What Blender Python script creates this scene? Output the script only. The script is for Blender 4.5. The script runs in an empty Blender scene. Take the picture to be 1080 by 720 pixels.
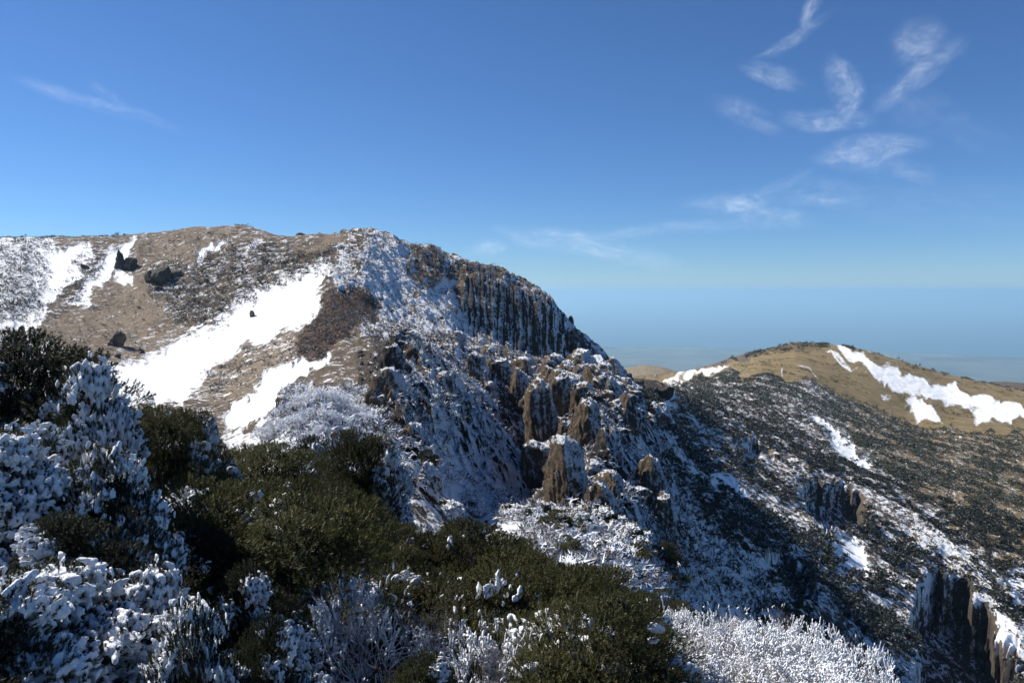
import bpy, math, random
import numpy as np
from mathutils import Vector, Matrix
rng = np.random.default_rng(7); random.seed(7)
SC = bpy.context.scene
COL = SC.collection

# ------------------------------------------------------------------ camera
F, CX, CY = 800.0, 540.0, 360.0
PITCH = math.atan(53 / F)
cam_d = bpy.data.cameras.new("camera"); cam = bpy.data.objects.new("camera", cam_d); COL.objects.link(cam)
cam_d.lens = 36 * F / 1080; cam_d.sensor_width = 36
cam_d.clip_start = 0.05; cam_d.clip_end = 400000
cam.location = (0, 0, 0); cam.rotation_euler = (math.pi / 2 - PITCH, 0, 0)
SC.camera = cam
# ------------------------------------------------------------------ world, sun, exposure
SUN = Vector((-0.66, 0.26, 0.69)).normalized()
w = bpy.data.worlds.new("World"); SC.world = w; w.use_nodes = True
SC.view_settings.view_transform = 'Standard'; SC.view_settings.look = 'None'
SC.view_settings.gamma = 1; SC.view_settings.exposure = 0.72; SC.view_settings.use_curve_mapping = False
SUN_E, SUN_S, SKY_S = math.asin(SUN.z), 4.8, 0.066
sd = bpy.data.lights.new("sun", 'SUN'); so = bpy.data.objects.new("sun", sd); COL.objects.link(so)
sd.energy = SUN_S; sd.angle = math.radians(0.5); sd.color = (1.0, 0.95, 0.87)
so.rotation_euler = SUN.to_track_quat('Z', 'Y').to_euler()
SC.cycles.max_bounces = 6; SC.cycles.diffuse_bounces = 3; SC.cycles.volume_bounces = 3
SC.cycles.transparent_max_bounces = 8
SC.cycles.use_denoising = True

class NT:
    """tiny node-graph writer"""
    def __init__(s, tree): s.t = tree; s.n = tree.nodes; s.l = tree.links
    def put(s, node, i, v):
        if isinstance(v, bpy.types.NodeSocket): s.l.new(v, node.inputs[i])
        elif v is not None:
            if isinstance(v, (tuple, list)) and len(v) == 3 and node.inputs[i].type == 'RGBA': v = (*v, 1)
            node.inputs[i].default_value = v
    def math(s, op, a, b=0.0, c=None, clamp=False):
        m = s.n.new('ShaderNodeMath'); m.operation = op; m.use_clamp = clamp
        s.put(m, 0, a); s.put(m, 1, b)
        if c is not None: s.put(m, 2, c)
        return m.outputs[0]
    def vmath(s, op, a, b=(0, 0, 0)):
        m = s.n.new('ShaderNodeVectorMath'); m.operation = op; s.put(m, 0, a); s.put(m, 1, b)
        return m.outputs['Value'] if op in ('DOT_PRODUCT', 'LENGTH', 'DISTANCE') else m.outputs[0]
    def mix(s, f, a, b):
        m = s.n.new('ShaderNodeMix'); m.data_type = 'RGBA'; s.put(m, 0, f); s.put(m, 6, a); s.put(m, 7, b); return m.outputs[2]
    def noise(s, vec, scale, detail=4, rough=.55, dist=0.0):
        m = s.n.new('ShaderNodeTexNoise'); s.put(m, 'Vector', vec); m.inputs['Scale'].default_value = scale
        m.inputs['Detail'].default_value = detail; m.inputs['Roughness'].default_value = rough; m.inputs['Distortion'].default_value = dist
        return m.outputs['Fac']
    def ramp(s, f, a, b, smooth=True):
        m = s.n.new('ShaderNodeMapRange'); m.interpolation_type = 'SMOOTHSTEP' if smooth else 'LINEAR'
        s.put(m, 0, f); m.inputs[1].default_value = a; m.inputs[2].default_value = b; return m.outputs[0]
    def attr(s, name):
        m = s.n.new('ShaderNodeAttribute'); m.attribute_name = name; return m.outputs['Fac']
    def mapping(s, vec, scale=(1, 1, 1), rot=(0, 0, 0), loc=(0, 0, 0)):
        m = s.n.new('ShaderNodeMapping'); s.put(m, 0, vec); m.inputs['Scale'].default_value = scale
        m.inputs['Rotation'].default_value = rot; m.inputs['Location'].default_value = loc; return m.outputs[0]
    def bump(s, h, strength, dist):
        m = s.n.new('ShaderNodeBump'); m.inputs['Strength'].default_value = strength; m.inputs['Distance'].default_value = dist
        s.put(m, 'Height', h); return m.outputs[0]

def pix_dir(px, py):
    """unit direction in the place for a direction seen from where the photographer stood"""
    x = (px - CX) / F; y = -(py - CY) / F
    v = np.array([x, math.cos(PITCH) + y * math.sin(PITCH), -math.sin(PITCH) + y * math.cos(PITCH)])
    return v / np.linalg.norm(v)

# sky with a few cirrus wisps (all at infinity, in sky directions)
g = NT(w.node_tree)
bg = w.node_tree.nodes['Background']; bg.inputs['Strength'].default_value = 1.0
st = g.n.new('ShaderNodeTexSky'); st.sky_type = 'NISHITA'; st.sun_disc = False
st.sun_elevation = SUN_E; st.sun_rotation = math.atan2(SUN.x, SUN.y)
st.altitude = 1900; st.air_density = 1.0; st.dust_density = 0.0; st.ozone_density = 10
skyc = g.n.new('ShaderNodeMix'); skyc.data_type = 'RGBA'; skyc.blend_type = 'MULTIPLY'
skyc.inputs[0].default_value = 1; g.l.new(st.outputs[0], skyc.inputs[6]); skyc.inputs[7].default_value = (SKY_S * .84, SKY_S * .95, SKY_S * 1.03, 1)
sky_col = skyc.outputs[2]
tc = g.n.new('ShaderNodeTexCoord').outputs['Generated']
# (px, py, half length, half width, tilt deg, strength)
CLOUDS = [(855, 12, 20, 6, 75, .55), (835, 42, 30, 5, 28, .5), (972, 45, 20, 16, -50, .6), (968, 82, 34, 10, 38, .6), (887, 88, 20, 12, -58, .75), (892, 112, 16, 10, 70, .8),
          (872, 126, 34, 9, -6, .7), (918, 160, 38, 13, 6, .95), (940, 178, 40, 10, -20, .35), (814, 82, 22, 8, -18, .65), (785, 122, 30, 10, -25, .4), (783, 217, 20, 9, 10, .85),
          (790, 226, 50, 11, -10, .6), (860, 205, 48, 12, -4, .38), (600, 255, 65, 11, -8, .7), (650, 265, 60, 9, -14, .55), (670, 246, 110, 6, 3, .4), (513, 261, 20, 7, 4, .7),
          (105, 112, 55, 6, -14, .38), (118, 104, 18, 5, -40, .3), (990, 125, 50, 14, -30, .16), (820, 195, 30, 6, 20, .28), (1000, 215, 90, 18, -4, .12)]
nz_w = g.noise(tc, 9, 4, .6)
warp = g.vmath('SCALE', g.vmath('SUBTRACT', g.n.new('ShaderNodeTexNoise').outputs['Color'], (0.5, 0.5, 0.5)))
warp.node.inputs['Scale'].default_value = 0.028
_nn = [n for n in g.n if n.type == 'TEX_NOISE'][-1]; g.l.new(tc, _nn.inputs['Vector']); _nn.inputs['Scale'].default_value = 14; _nn.inputs['Detail'].default_value = 5
tw = g.vmath('ADD', tc, warp)
nz_f = g.ramp(g.noise(g.mapping(tw, (1, 1.3, 1.5), (.6, .4, .9)), 42, 8, .68, .4), .30, .78)
total = None
for (px, py, la, lb, tilt, s_) in CLOUDS:
    c = Vector(pix_dir(px, py)); r = c.cross(Vector((0, 0, 1))).normalized(); u = r.cross(c).normalized()
    t = math.radians(tilt); A = r * math.cos(t) + u * math.sin(t); B = -r * math.sin(t) + u * math.cos(t)
    dd = g.vmath('SUBTRACT', tw, tuple(c))
    a = g.math('MULTIPLY', g.vmath('DOT_PRODUCT', dd, tuple(A)), F / la / .95)
    b = g.math('MULTIPLY', g.vmath('DOT_PRODUCT', dd, tuple(B)), F / lb / .95)
    r2 = g.math('ADD', g.math('MULTIPLY', a, a), g.math('MULTIPLY', b, b))
    cb = g.n.new('ShaderNodeCombineXYZ'); g.put(cb, 0, g.math('MULTIPLY', a, .9)); g.put(cb, 1, g.math('MULTIPLY', b, .8)); cb.inputs[2].default_value = px * .37
    fib = g.ramp(g.noise(cb.outputs[0], 1.1, 4, .5, .6), .10, .95)
    m = g.math('MULTIPLY', g.math('MULTIPLY', g.math('POWER', g.ramp(r2, 3.4, -.4), 2.2), s_), fib)
    total = m if total is None else g.math('MAXIMUM', total, m)
wisp = g.noise(g.mapping(tw, (1, 1.6, 1.9), (0.5, 0.7, 0.4)), 24, 8, .6, 0.9)
wisp = g.ramp(wisp, 0.22, 0.85)
cl = g.math('MULTIPLY', g.math('MULTIPLY', total, g.math('ADD', g.math('MULTIPLY', nz_f, .75), .25)), 0.9, clamp=True)
skymix = g.mix(cl, sky_col, (0.62, 0.68, 0.76))
g.l.new(skymix, bg.inputs['Color'])

# ------------------------------------------------------------------ numeric helpers
_perm = np.random.default_rng(3).permutation(256).astype(np.int32); _perm = np.concatenate([_perm, _perm, _perm])
_g3 = np.random.default_rng(4).normal(size=(256, 3)).astype(np.float32); _g3 /= np.linalg.norm(_g3, axis=1)[:, None]
def perlin(p):
    p = np.asarray(p, np.float32)
    i = np.floor(p).astype(np.int32); f = p - i; i &= 255
    u = f * f * f * (f * (f * 6 - 15) + 10)
    out = 0
    for dx in (0, 1):
        wx = u[:, 0] if dx else 1 - u[:, 0]
        for dy in (0, 1):
            wy = u[:, 1] if dy else 1 - u[:, 1]
            for dz in (0, 1):
                wz = u[:, 2] if dz else 1 - u[:, 2]
                h = _perm[_perm[_perm[i[:, 0] + dx] + i[:, 1] + dy] + i[:, 2] + dz] & 255
                gr = _g3[h]
                out = out + wx * wy * wz * (gr[:, 0] * (f[:, 0] - dx) + gr[:, 1] * (f[:, 1] - dy) + gr[:, 2] * (f[:, 2] - dz))
    return out * 1.6
def fbm(p, octaves=5, gain=.5, lac=2.03, ridge=False):
    a, s, o, tot = 1.0, 1.0, 0, 0
    for k in range(octaves):
        n = perlin(np.asarray(p) * s + 17.3 * k)
        if ridge: n = 1 - 2 * np.abs(n)
        o = o + a * n; tot += a; a *= gain; s *= lac
    return o / tot
def sstep(x, a, b):
    t = np.clip((x - a) / (b - a), 0, 1); return t * t * (3 - 2 * t)

def mesh_obj(name, V, Fc, mats=(), parent=None, smooth=True, attrs=None, fmat=None, link=True):
    me = bpy.data.meshes.new(name)
    V = np.ascontiguousarray(V, np.float32); Fc = np.ascontiguousarray(Fc, np.int32)
    me.vertices.add(len(V)); me.vertices.foreach_set('co', V.ravel())
    n, k = Fc.shape
    me.loops.add(n * k); me.loops.foreach_set('vertex_index', Fc.ravel())
    me.polygons.add(n); me.polygons.foreach_set('loop_start', np.arange(0, n * k, k, dtype=np.int32))
    me.update(calc_edges=True)
    me.polygons.foreach_set('use_smooth', np.full(n, smooth))
    for m in mats: me.materials.append(m)
    if fmat is not None: me.polygons.foreach_set('material_index', np.ascontiguousarray(fmat, np.int32))
    for an, av in (attrs or {}).items():
        at = me.attributes.new(an, 'FLOAT', 'POINT'); at.data.foreach_set('value', np.ascontiguousarray(av, np.float32))
    me.update()
    o = bpy.data.objects.new(name, me)
    if link: COL.objects.link(o)
    if parent: o.parent = parent
    return o
def tag(o, label=None, cat=None, group=None, kind=None):
    for k, v in (('label', label), ('category', cat), ('group', group), ('kind', kind)):
        if v: o[k] = v
    return o
def empty(name, loc, rz=0, sc=(1, 1, 1)):
    o = bpy.data.objects.new(name, None); COL.objects.link(o); o.location = loc; o.rotation_euler = (0, 0, rz); o.scale = sc
    o.empty_display_size = .2
    return o
def copy_tree(o, parent=None):
    c = o.copy(); COL.objects.link(c)
    if parent: c.parent = parent
    for ch in o.children: copy_tree(ch, c)
    return c

# ------------------------------------------------------------------ materials
def new_mat(name, rough=.9, spec=.2):
    m = bpy.data.materials.new(name); m.use_nodes = True
    b = m.node_tree.nodes['Principled BSDF']; b.inputs['Roughness'].default_value = rough
    b.inputs['Specular IOR Level'].default_value = spec
    return m, NT(m.node_tree), b
WIND = tuple(Vector((0.72, -0.42, 0.55)).normalized())
def geo(g, k): return g.n.new('ShaderNodeNewGeometry').outputs[k]

def rock_material(name, col_a, col_b, col_c, snow_lo, snow_hi, scale, rime=1.0):
    m, g, b = new_mat(name, .92, .15)
    P = geo(g, 'Position'); N = geo(g, 'Normal')
    n1 = g.noise(P, scale * .25, 6, .62); n2 = g.noise(P, scale * 1.3, 8, .7); n3 = g.noise(P, scale * 5, 5, .7)
    c = g.mix(g.ramp(n1, .38, .62), col_a, col_b); c = g.mix(g.ramp(n2, .45, .68), c, col_c)
    h = g.math('ADD', g.math('MULTIPLY', n2, 1.0), g.math('MULTIPLY', n3, .3))
    w_ = g.vmath('DOT_PRODUCT', N, WIND)
    s = g.math('ADD', g.math('MULTIPLY', w_, .62 * rime), g.math('MULTIPLY', g.math('SUBTRACT', n2, .5), 1.5))
    s = g.math('ADD', s, g.math('MULTIPLY', g.math('SUBTRACT', n3, .5), 1.3))
    s = g.math('ADD', s, g.math('MULTIPLY', g.math('MAXIMUM', g.math('SUBTRACT', g.vmath('DOT_PRODUCT', N, (0, 0, 1)), .55), 0), 1.0))
    f = g.ramp(s, snow_lo, snow_hi)
    g.put(b, 'Base Color', g.mix(f, c, (.80, .83, .87)))
    hh = g.math('ADD', h, g.math('MULTIPLY', f, .35))
    g.put(b, 'Normal', g.bump(hh, 1.0, 1.6 / scale * .6))
    return m
M_rock = rock_material('brown_rock_with_rime', (.135, .098, .066), (.075, .062, .052), (.20, .155, .11), .31, .58, 1.1)
M_rock_dark = rock_material('dark_basalt_with_rime', (.060, .055, .052), (.036, .034, .034), (.105, .09, .075), .44, .70, 1.0)
M_crag = rock_material('dark_crag', (.050, .045, .042), (.030, .028, .028), (.09, .075, .06), .72, .92, 1.0, .6)
M_rock_near = rock_material('near_rock', (.11, .09, .07), (.06, .052, .046), (.17, .14, .11), .40, .6, 4.0)
M_boulder = rock_material('grey_boulder', (.105, .092, .082), (.06, .055, .052), (.15, .13, .11), .66, .85, 1.6, .6)

def terrain_material():
    m, g, b = new_mat('mountain_ground', .93, .12)
    P = geo(g, 'Position'); N = geo(g, 'Normal')
    tan, gold, brn, sn, rk, dk = (g.attr(a) for a in ('tan', 'gold', 'brown', 'snow', 'rocky', 'dark'))
    Pn = g.mapping(P, (1, 1, 1.0), (0, 0, 0.65)); Ps = g.mapping(Pn, (1.0, .6, 1.0))
    n0 = g.noise(P, .06, 5, .6); n1 = g.noise(Ps, .35, 7, .66); n2 = g.noise(P, 1.1, 8, .72); n3 = g.noise(P, 4.5, 5, .7)
    rock = g.mix(g.ramp(n1, .40, .62), (.060, .050, .042), (.15, .112, .080)); rock = g.mix(g.ramp(n2, .5, .7), rock, (.035, .032, .032))
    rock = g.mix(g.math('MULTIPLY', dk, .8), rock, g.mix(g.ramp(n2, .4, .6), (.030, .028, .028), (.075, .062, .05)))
    tanc = g.mix(g.ramp(n2, .36, .66), (.165, .130, .095), (.275, .22, .165)); tanc = g.mix(g.ramp(n3, .55, .75), tanc, (.09, .075, .06))
    goldc = g.mix(g.ramp(n0, .35, .65), (.175, .132, .062), (.255, .19, .105)); goldc = g.mix(g.ramp(n2, .45, .7), goldc, (.085, .075, .036))
    brnc = g.mix(g.ramp(n2, .4, .62), (.11, .065, .042), (.048, .036, .03))
    c = g.mix(tan, rock, tanc); c = g.mix(gold, c, goldc); c = g.mix(brn, c, brnc)
    w_ = g.vmath('DOT_PRODUCT', N, WIND)
    s = g.math('MULTIPLY', g.math('SUBTRACT', n2, .5), 1.9)
    s = g.math('ADD', s, g.math('MULTIPLY', g.math('SUBTRACT', n1, .5), 2.2))
    s = g.math('ADD', s, g.math('MULTIPLY', g.math('SUBTRACT', n3, .5), 1.2))
    s = g.math('ADD', s, g.math('MULTIPLY', g.math('MULTIPLY', g.math('SUBTRACT', w_, .40), rk), 1.35))
    s = g.math('ADD', s, sn)
    f = g.ramp(s, .50, .66)
    snowc = g.mix(g.ramp(n3, .3, .7), (.79, .81, .84), (.85, .87, .89))
    g.put(b, 'Base Color', g.mix(f, c, snowc))
    rough_h = g.math('ADD', n2, g.math('MULTIPLY', n3, .35))
    sf = g.ramp(sn, 1.1, .6)
    h = g.math('MULTIPLY', rough_h, g.math('ADD', g.math('MULTIPLY', sf, .9), .1))
    g.put(b, 'Normal', g.bump(h, .85, .9))
    return m
M_ground = terrain_material()

# ------------------------------------------------------------------ terrain: lines of equal distance, each a list of (px, py)
def w2pix(x, y, z):
    yc = y * math.sin(PITCH) + z * math.cos(PITCH); fw = y * math.cos(PITCH) - z * math.sin(PITCH)
    fw = np.maximum(fw, 1e-3)
    return CX + F * x / fw, CY - F * yc / fw
AZ = np.linspace(math.atan((-130 - 540) / F), math.atan((1210 - 540) / F), 1500)
LINES = [
 (1.0,  'z', [(-200, -1.7), (1200, -1.7)], 6),
 (5,    'y', [(-200, 600), (0, 625), (200, 690), (300, 725), (400, 770), (540, 800), (800, 830), (950, 900), (1200, 1000)], 40),
 (12,   'y', [(-200, 470), (0, 483), (200, 560), (400, 628), (540, 668), (700, 705), (850, 728), (920, 765), (1000, 870), (1200, 1100)], 60),
 (21,   'y', [(-200, 470), (0, 470), (200, 536), (400, 585), (540, 620), (620, 645), (700, 672), (800, 690), (870, 740), (950, 860), (1200, 1200)], 50),
 (35,   'y', [(-200, 490), (0, 483), (200, 560), (300, 555), (400, 580), (500, 600), (600, 586), (660, 610), (700, 660), (760, 750), (900, 1000), (1200, 1500)], 60),
 (60,   'y', [(-200, 440), (0, 433), (100, 455), (240, 468), (300, 433), (340, 418), (380, 445), (420, 455), (450, 485), (500, 547), (560, 545), (620, 535), (660, 548), (700, 600), (760, 700), (850, 850), (1200, 1300)], 110),
 (90,   'y', [(-200, 420), (0, 415), (100, 430), (240, 450), (300, 425), (350, 402), (390, 410), (415, 392), (450, 412), (480, 450), (520, 500), (560, 540), (585, 495), (635, 460), (655, 492), (690, 530), (720, 580), (760, 660), (850, 790), (1200, 1100)], 140),
 (130,  'y', [(-200, 400), (0, 400), (100, 415), (180, 430), (240, 430), (300, 400), (350, 386), (400, 388), (440, 376), (480, 397), (520, 435), (552, 470), (585, 432), (630, 408), (660, 428), (700, 488), (740, 552), (800, 632), (900, 750), (1080, 930), (1200, 1040)], 140),
 (180,  'y', [(-200, 375), (0, 375), (100, 390), (180, 405), (240, 400), (300, 375), (360, 348), (385, 352), (420, 368), (460, 372), (490, 372), (530, 395), (560, 418), (600, 402), (640, 396), (680, 425), (712, 486), (745, 528), (800, 580), (900, 670), (1000, 760), (1080, 820), (1200, 890)], 140),
 (240,  'y', [(-200, 350), (0, 350), (60, 360), (130, 375), (180, 378), (240, 360), (300, 335), (350, 316), (380, 326), (420, 350), (460, 364), (500, 376), (540, 390), (580, 394), (620, 394), (655, 404), (690, 428), (722, 472), (760, 515), (820, 562), (900, 622), (1000, 690), (1080, 742), (1200, 812)], 150),
 (300,  'y', [(-200, 320), (0, 320), (60, 335), (130, 335), (200, 320), (250, 302), (300, 286), (345, 268), (385, 268), (430, 300), (470, 320), (500, 348), (540, 370), (580, 384), (610, 388), (650, 399), (680, 413), (690, 418), (730, 462), (800, 506), (900, 564), (1000, 618), (1080, 655), (1200, 712)], 170),
 (320,  'y', [(-200, 308), (0, 308), (60, 318), (130, 315), (200, 295), (250, 280), (300, 272), (345, 259), (390, 256), (430, 283), (462, 296), (480, 308), (500, 303), (540, 312), (570, 325), (590, 341), (605, 353), (630, 377), (655, 396), (668, 404), (690, 408), (706, 414), (740, 450), (800, 491), (900, 546), (1000, 596), (1080, 630), (1200, 680)], 80),
 (350,  'y', [(-200, 290), (0, 290), (60, 295), (130, 290), (170, 280), (200, 264), (250, 253), (300, 251), (340, 248), (390, 245), (412, 250), (430, 264), (447, 263), (480, 273), (520, 288), (560, 306), (580, 319), (596, 340), (605, 346), (630, 368), (655, 392), (668, 402), (690, 404), (706, 411), (740, 436), (800, 470), (900, 518), (1000, 562), (1080, 592), (1200, 635)], 60),
 (430,  'y', [(-200, 254), (0, 252), (60, 252), (130, 250), (170, 246), (200, 243), (260, 241), (300, 256), (400, 275), (500, 330), (600, 400), (650, 412), (700, 419), (740, 420), (800, 446), (900, 490), (1000, 528), (1080, 552), (1200, 585)], 90),
 (600,  'y', [(-200, 285), (250, 280), (400, 310), (600, 420), (660, 420), (700, 410), (760, 407), (800, 414), (850, 430), (900, 450), (960, 472), (1080, 508), (1200, 535)], 90),
 (850,  'y', [(-200, 330), (400, 350), (600, 410), (660, 406), (700, 402), (760, 396), (800, 394), (850, 402), (900, 424), (960, 448), (1080, 462), (1200, 475)], 90),
 (1150, 'y', [(-200, 360), (400, 390), (600, 402), (660, 399), (700, 397), (760, 387), (800, 376), (840, 372), (880, 379), (920, 388), (960, 404), (1000, 420), (1080, 440), (1200, 455)], 50),
 (1300, 'y', [(-200, 380), (600, 410), (660, 399), (700, 395), (740, 389), (780, 376), (810, 369), (840, 362), (880, 364), (900, 367), (920, 372), (960, 384), (1000, 396), (1040, 405), (1080, 414), (1200, 432)], 40),
 (1700, 'y', [(-200, 420), (600, 430), (700, 412), (840, 405), (1000, 430), (1200, 445)], 30),
 (2500, 'y', [(-200, 430), (600, 400), (640, 394), (660, 389), (682, 386), (700, 388), (725, 396), (760, 420), (950, 430), (1000, 412), (1030, 404), (1060, 403), (1100, 406), (1200, 410)], 30),
 (3600, 'y', [(-200, 450), (1200, 450)], 40),
 (7000, 'z', [(-200, -1180), (1200, -1180)], 60),
 (12000, 'z', [(-200, -1420), (1200, -1420)], 60),
 (19000, 'z', [(-200, -1488), (1200, -1488)], 40),
 (24000, 'z', [(-200, -1520), (1200, -1520)], 1),
]
def line_z(d, mode, pts):
    pts = np.array(pts, float)
    if mode == 'z': az = np.arctan((pts[:, 0] - 540) / F); return np.interp(AZ, az, pts[:, 1])
    a, z = [], []
    for px, py in pts:
        v = pix_dir(px, py); h = math.hypot(v[0], v[1]); a.append(math.atan2(v[0], v[1])); z.append(v[2] / h * d)
    r = np.interp(AZ, a, z)
    k = np.exp(-0.5 * (np.arange(-12, 13) / 4.0) ** 2); k /= k.sum()
    return np.convolve(np.pad(r, 12, 'edge'), k, 'valid')
ZL = np.array([line_z(d, m, p) for d, m, p, n in LINES]); DL = np.array([l[0] for l in LINES], float)
# monotone cubic in log distance
X = np.log(DL); h_ = np.diff(X)[:, None]; s_ = np.diff(ZL, axis=0) / h_
tg = np.zeros_like(ZL)
with np.errstate(divide='ignore', invalid='ignore'):
    hm = (h_[:-1] + h_[1:]) * 3 / ((2 * h_[1:] + h_[:-1]) / s_[:-1] + (h_[1:] + 2 * h_[:-1]) / s_[1:])
tg[1:-1] = np.where(s_[:-1] * s_[1:] > 0, hm, 0); tg[0] = s_[0]; tg[-1] = s_[-1]
rows_x, rows_z = [], []
for k in range(len(LINES) - 1):
    n = LINES[k][3]; t = np.arange(n) / n
    for tt in t:
        h00 = 2 * tt**3 - 3 * tt**2 + 1; h10 = tt**3 - 2 * tt**2 + tt; h01 = -2 * tt**3 + 3 * tt**2; h11 = tt**3 - tt**2
        rows_x.append(X[k] + tt * (X[k + 1] - X[k])); rows_z.append(h00 * ZL[k] + h10 * h_[k] * tg[k] + h01 * ZL[k + 1] + h11 * h_[k] * tg[k + 1])
rows_x.append(X[-1]); rows_z.append(ZL[-1])
R = np.exp(np.array(rows_x)); ZG = np.array(rows_z)               # (rows, az)
NR, NA = ZG.shape
XG = R[:, None] * np.sin(AZ)[None]; YG = R[:, None] * np.cos(AZ)[None]
px0, py0 = w2pix(XG, YG, ZG); RG = np.repeat(R[:, None], NA, 1)

def wobble(px, py, amp, sc):
    q = np.stack([px.ravel() / sc, py.ravel() / sc, np.full(px.size, 3.3)], 1)
    return px + amp * perlin(q).reshape(px.shape), py + amp * perlin(q + 31.7).reshape(px.shape)
WX, WY = wobble(px0, py0, 9, 22); WX, WY = wobble(WX, WY, 5, 7)
def poly(pts, soft=4, near=55, far=3000):
    """soft inside-mask of a patch whose outline is given by directions, kept to a range of distances"""
    P = np.array(pts, float); lo = P.min(0) - soft * 2; hi = P.max(0) + soft * 2
    out = np.zeros(px0.shape, np.float32)
    sel = (WX > lo[0]) & (WX < hi[0]) & (WY > lo[1]) & (WY < hi[1]) & (RG > near) & (RG < far)
    x, y = WX[sel], WY[sel]
    if x.size == 0: return out
    ins = np.zeros(x.shape, bool); dm = np.full(x.shape, 1e9)
    for i in range(len(P)):
        a, b = P[i], P[(i + 1) % len(P)]
        c = ((a[1] > y) != (b[1] > y)) & (x < (b[0] - a[0]) * (y - a[1]) / (b[1] - a[1] + 1e-9) + a[0]); ins ^= c
        ab = b - a; t = np.clip(((x - a[0]) * ab[0] + (y - a[1]) * ab[1]) / (ab @ ab + 1e-9), 0, 1)
        dm = np.minimum(dm, np.hypot(x - a[0] - t * ab[0], y - a[1] - t * ab[1]))
    out[sel] = sstep(np.where(ins, dm, -dm), -soft, soft)
    return out
def setv(arr, m, v): arr[:] = arr * (1 - m) + v * m

# --- ground cover maps
snow = np.full(px0.shape, .25, np.float32); tan = np.zeros_like(snow); gold = np.zeros_like(snow); brown = np.zeros_like(snow); rocky = np.ones_like(snow) * .6
amp = np.full(px0.shape, 1.0, np.float32)                           # roughness of the relief
def zone(pts, soft=5, near=55, far=3000, **kw):
    m = poly(pts, soft, near, far)
    for k, v in kw.items(): setv(globals()[k], m, v)
# left bowl
zone([(-200, 200), (345, 200), (345, 300), (400, 400), (240, 480), (-200, 480)], 8, 55, 470, snow=.30, rocky=.15, amp=.35, tan=.35)
zone([(-200, 248), (55, 250), (50, 345), (-200, 360)], 6, snow=.82, rocky=.1, amp=.25, tan=.2)
zone([(-200, 340), (35, 340), (90, 375), (140, 400), (150, 440), (-200, 440)], 8, snow=.80, amp=.35, tan=.6)
zone([(20, 347), (72, 330), (108, 310), (124, 285), (150, 292), (175, 325), (160, 352), (110, 372), (60, 366)], 4, tan=1, snow=.17, amp=.3)
zone([(110, 372), (165, 345), (200, 345), (175, 375), (150, 392), (120, 398)], 5, tan=1, snow=.30, amp=.3)
zone([(138, 256), (200, 244), (262, 243), (232, 262), (190, 275), (150, 285)], 4, 55, 480, tan=.8, snow=.22, amp=.5)
zone([(60, 372), (90, 385), (75, 392)], 3, snow=.9)
zone([(165, 290), (225, 262), (335, 262), (345, 285), (290, 305), (238, 335), (190, 345), (165, 320)], 5, tan=.35, snow=.36, amp=.5, rocky=.3)
zone([(310, 262), (345, 250), (372, 248), (340, 262), (318, 275)], 3, tan=1, snow=.0, amp=.2)
zone([(205, 395), (262, 372), (335, 340), (352, 356), (318, 372), (285, 398), (235, 432), (215, 425)], 6, tan=1, snow=.34, amp=.35)
zone([(100, 398), (150, 382), (196, 360), (232, 335), (270, 308), (300, 296), (338, 280), (346, 290), (334, 308), (344, 320), (300, 348), (252, 372), (216, 398), (195, 425), (150, 425), (112, 412)], 11, snow=1.30, amp=.08, rocky=0)
zone([(205, 352), (240, 332), (262, 322), (250, 340), (215, 358)], 4, snow=.75)
zone([(232, 442), (262, 418), (305, 386), (350, 372), (350, 385), (306, 408), (275, 450), (240, 462)], 5, snow=1.3, amp=.1, rocky=0)
zone([(58, 262), (84, 258), (98, 268), (76, 298), (60, 318), (34, 348), (14, 356), (20, 338), (36, 316), (30, 284), (40, 262)], 6, snow=1.3, amp=.1, rocky=0)
zone([(118, 262), (140, 253), (132, 270), (124, 284), (108, 306), (80, 322), (74, 320), (86, 300), (98, 282)], 5, snow=1.3, amp=.1, rocky=0)
zone([(204, 270), (238, 248), (230, 258), (208, 280)], 2, snow=1.5, amp=.1)
zone([(254, 270), (276, 254), (268, 266)], 3, snow=1.0)
zone([(128, 288), (142, 290), (136, 302), (124, 300)], 3, snow=1.5)
zone([(-200, 270), (-60, 258), (-80, 330), (-200, 350)], 8, snow=1.2)
# shaded right flank of the summit and the spurs
zone([(345, 262), (400, 246), (430, 268), (470, 300), (480, 350), (470, 385), (400, 380), (385, 345), (352, 300)], 5, 55, 380, snow=.22, rocky=.9, amp=1.0, brown=0, tan=.0)
zone([(430, 262), (480, 275), (560, 305), (545, 340), (480, 330), (440, 300)], 5, 55, 420, snow=.02, rocky=.6, amp=1.5, tan=.15)
zone([(455, 310), (480, 305), (478, 325), (458, 330)], 3, snow=1.0, amp=.3)
zone([(312, 352), (345, 316), (375, 306), (398, 320), (392, 340), (366, 352), (338, 382), (312, 382)], 5, brown=.95, snow=.05, amp=.45, rocky=.2)
zone([(390, 375), (480, 372), (640, 395), (690, 470), (700, 600), (640, 640), (480, 570), (380, 470)], 10, 55, 260, snow=.36, rocky=1.0, amp=1.3, tan=.0)
zone([(430, 395), (470, 400), (545, 500), (590, 565), (540, 560), (470, 510), (430, 450)], 8, 55, 260, snow=.46, rocky=.8, amp=1.25)
zone([(555, 400), (640, 400), (650, 470), (620, 530), (575, 520), (560, 460)], 6, 55, 260, snow=.10, rocky=1.0, amp=1.2, tan=.4)
zone([(480, 385), (610, 380), (660, 402), (620, 410), (520, 400)], 5, 150, 350, snow=.3, rocky=.6, amp=.7)
zone([(320, 420), (400, 410), (430, 470), (400, 560), (260, 560), (240, 470)], 8, 25, 110, snow=.8, rocky=.6, amp=.7)
zone([(440, 450), (560, 540), (700, 560), (740, 640), (500, 620)], 8, 22, 90, snow=.85, amp=.6, rocky=.6)
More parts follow.
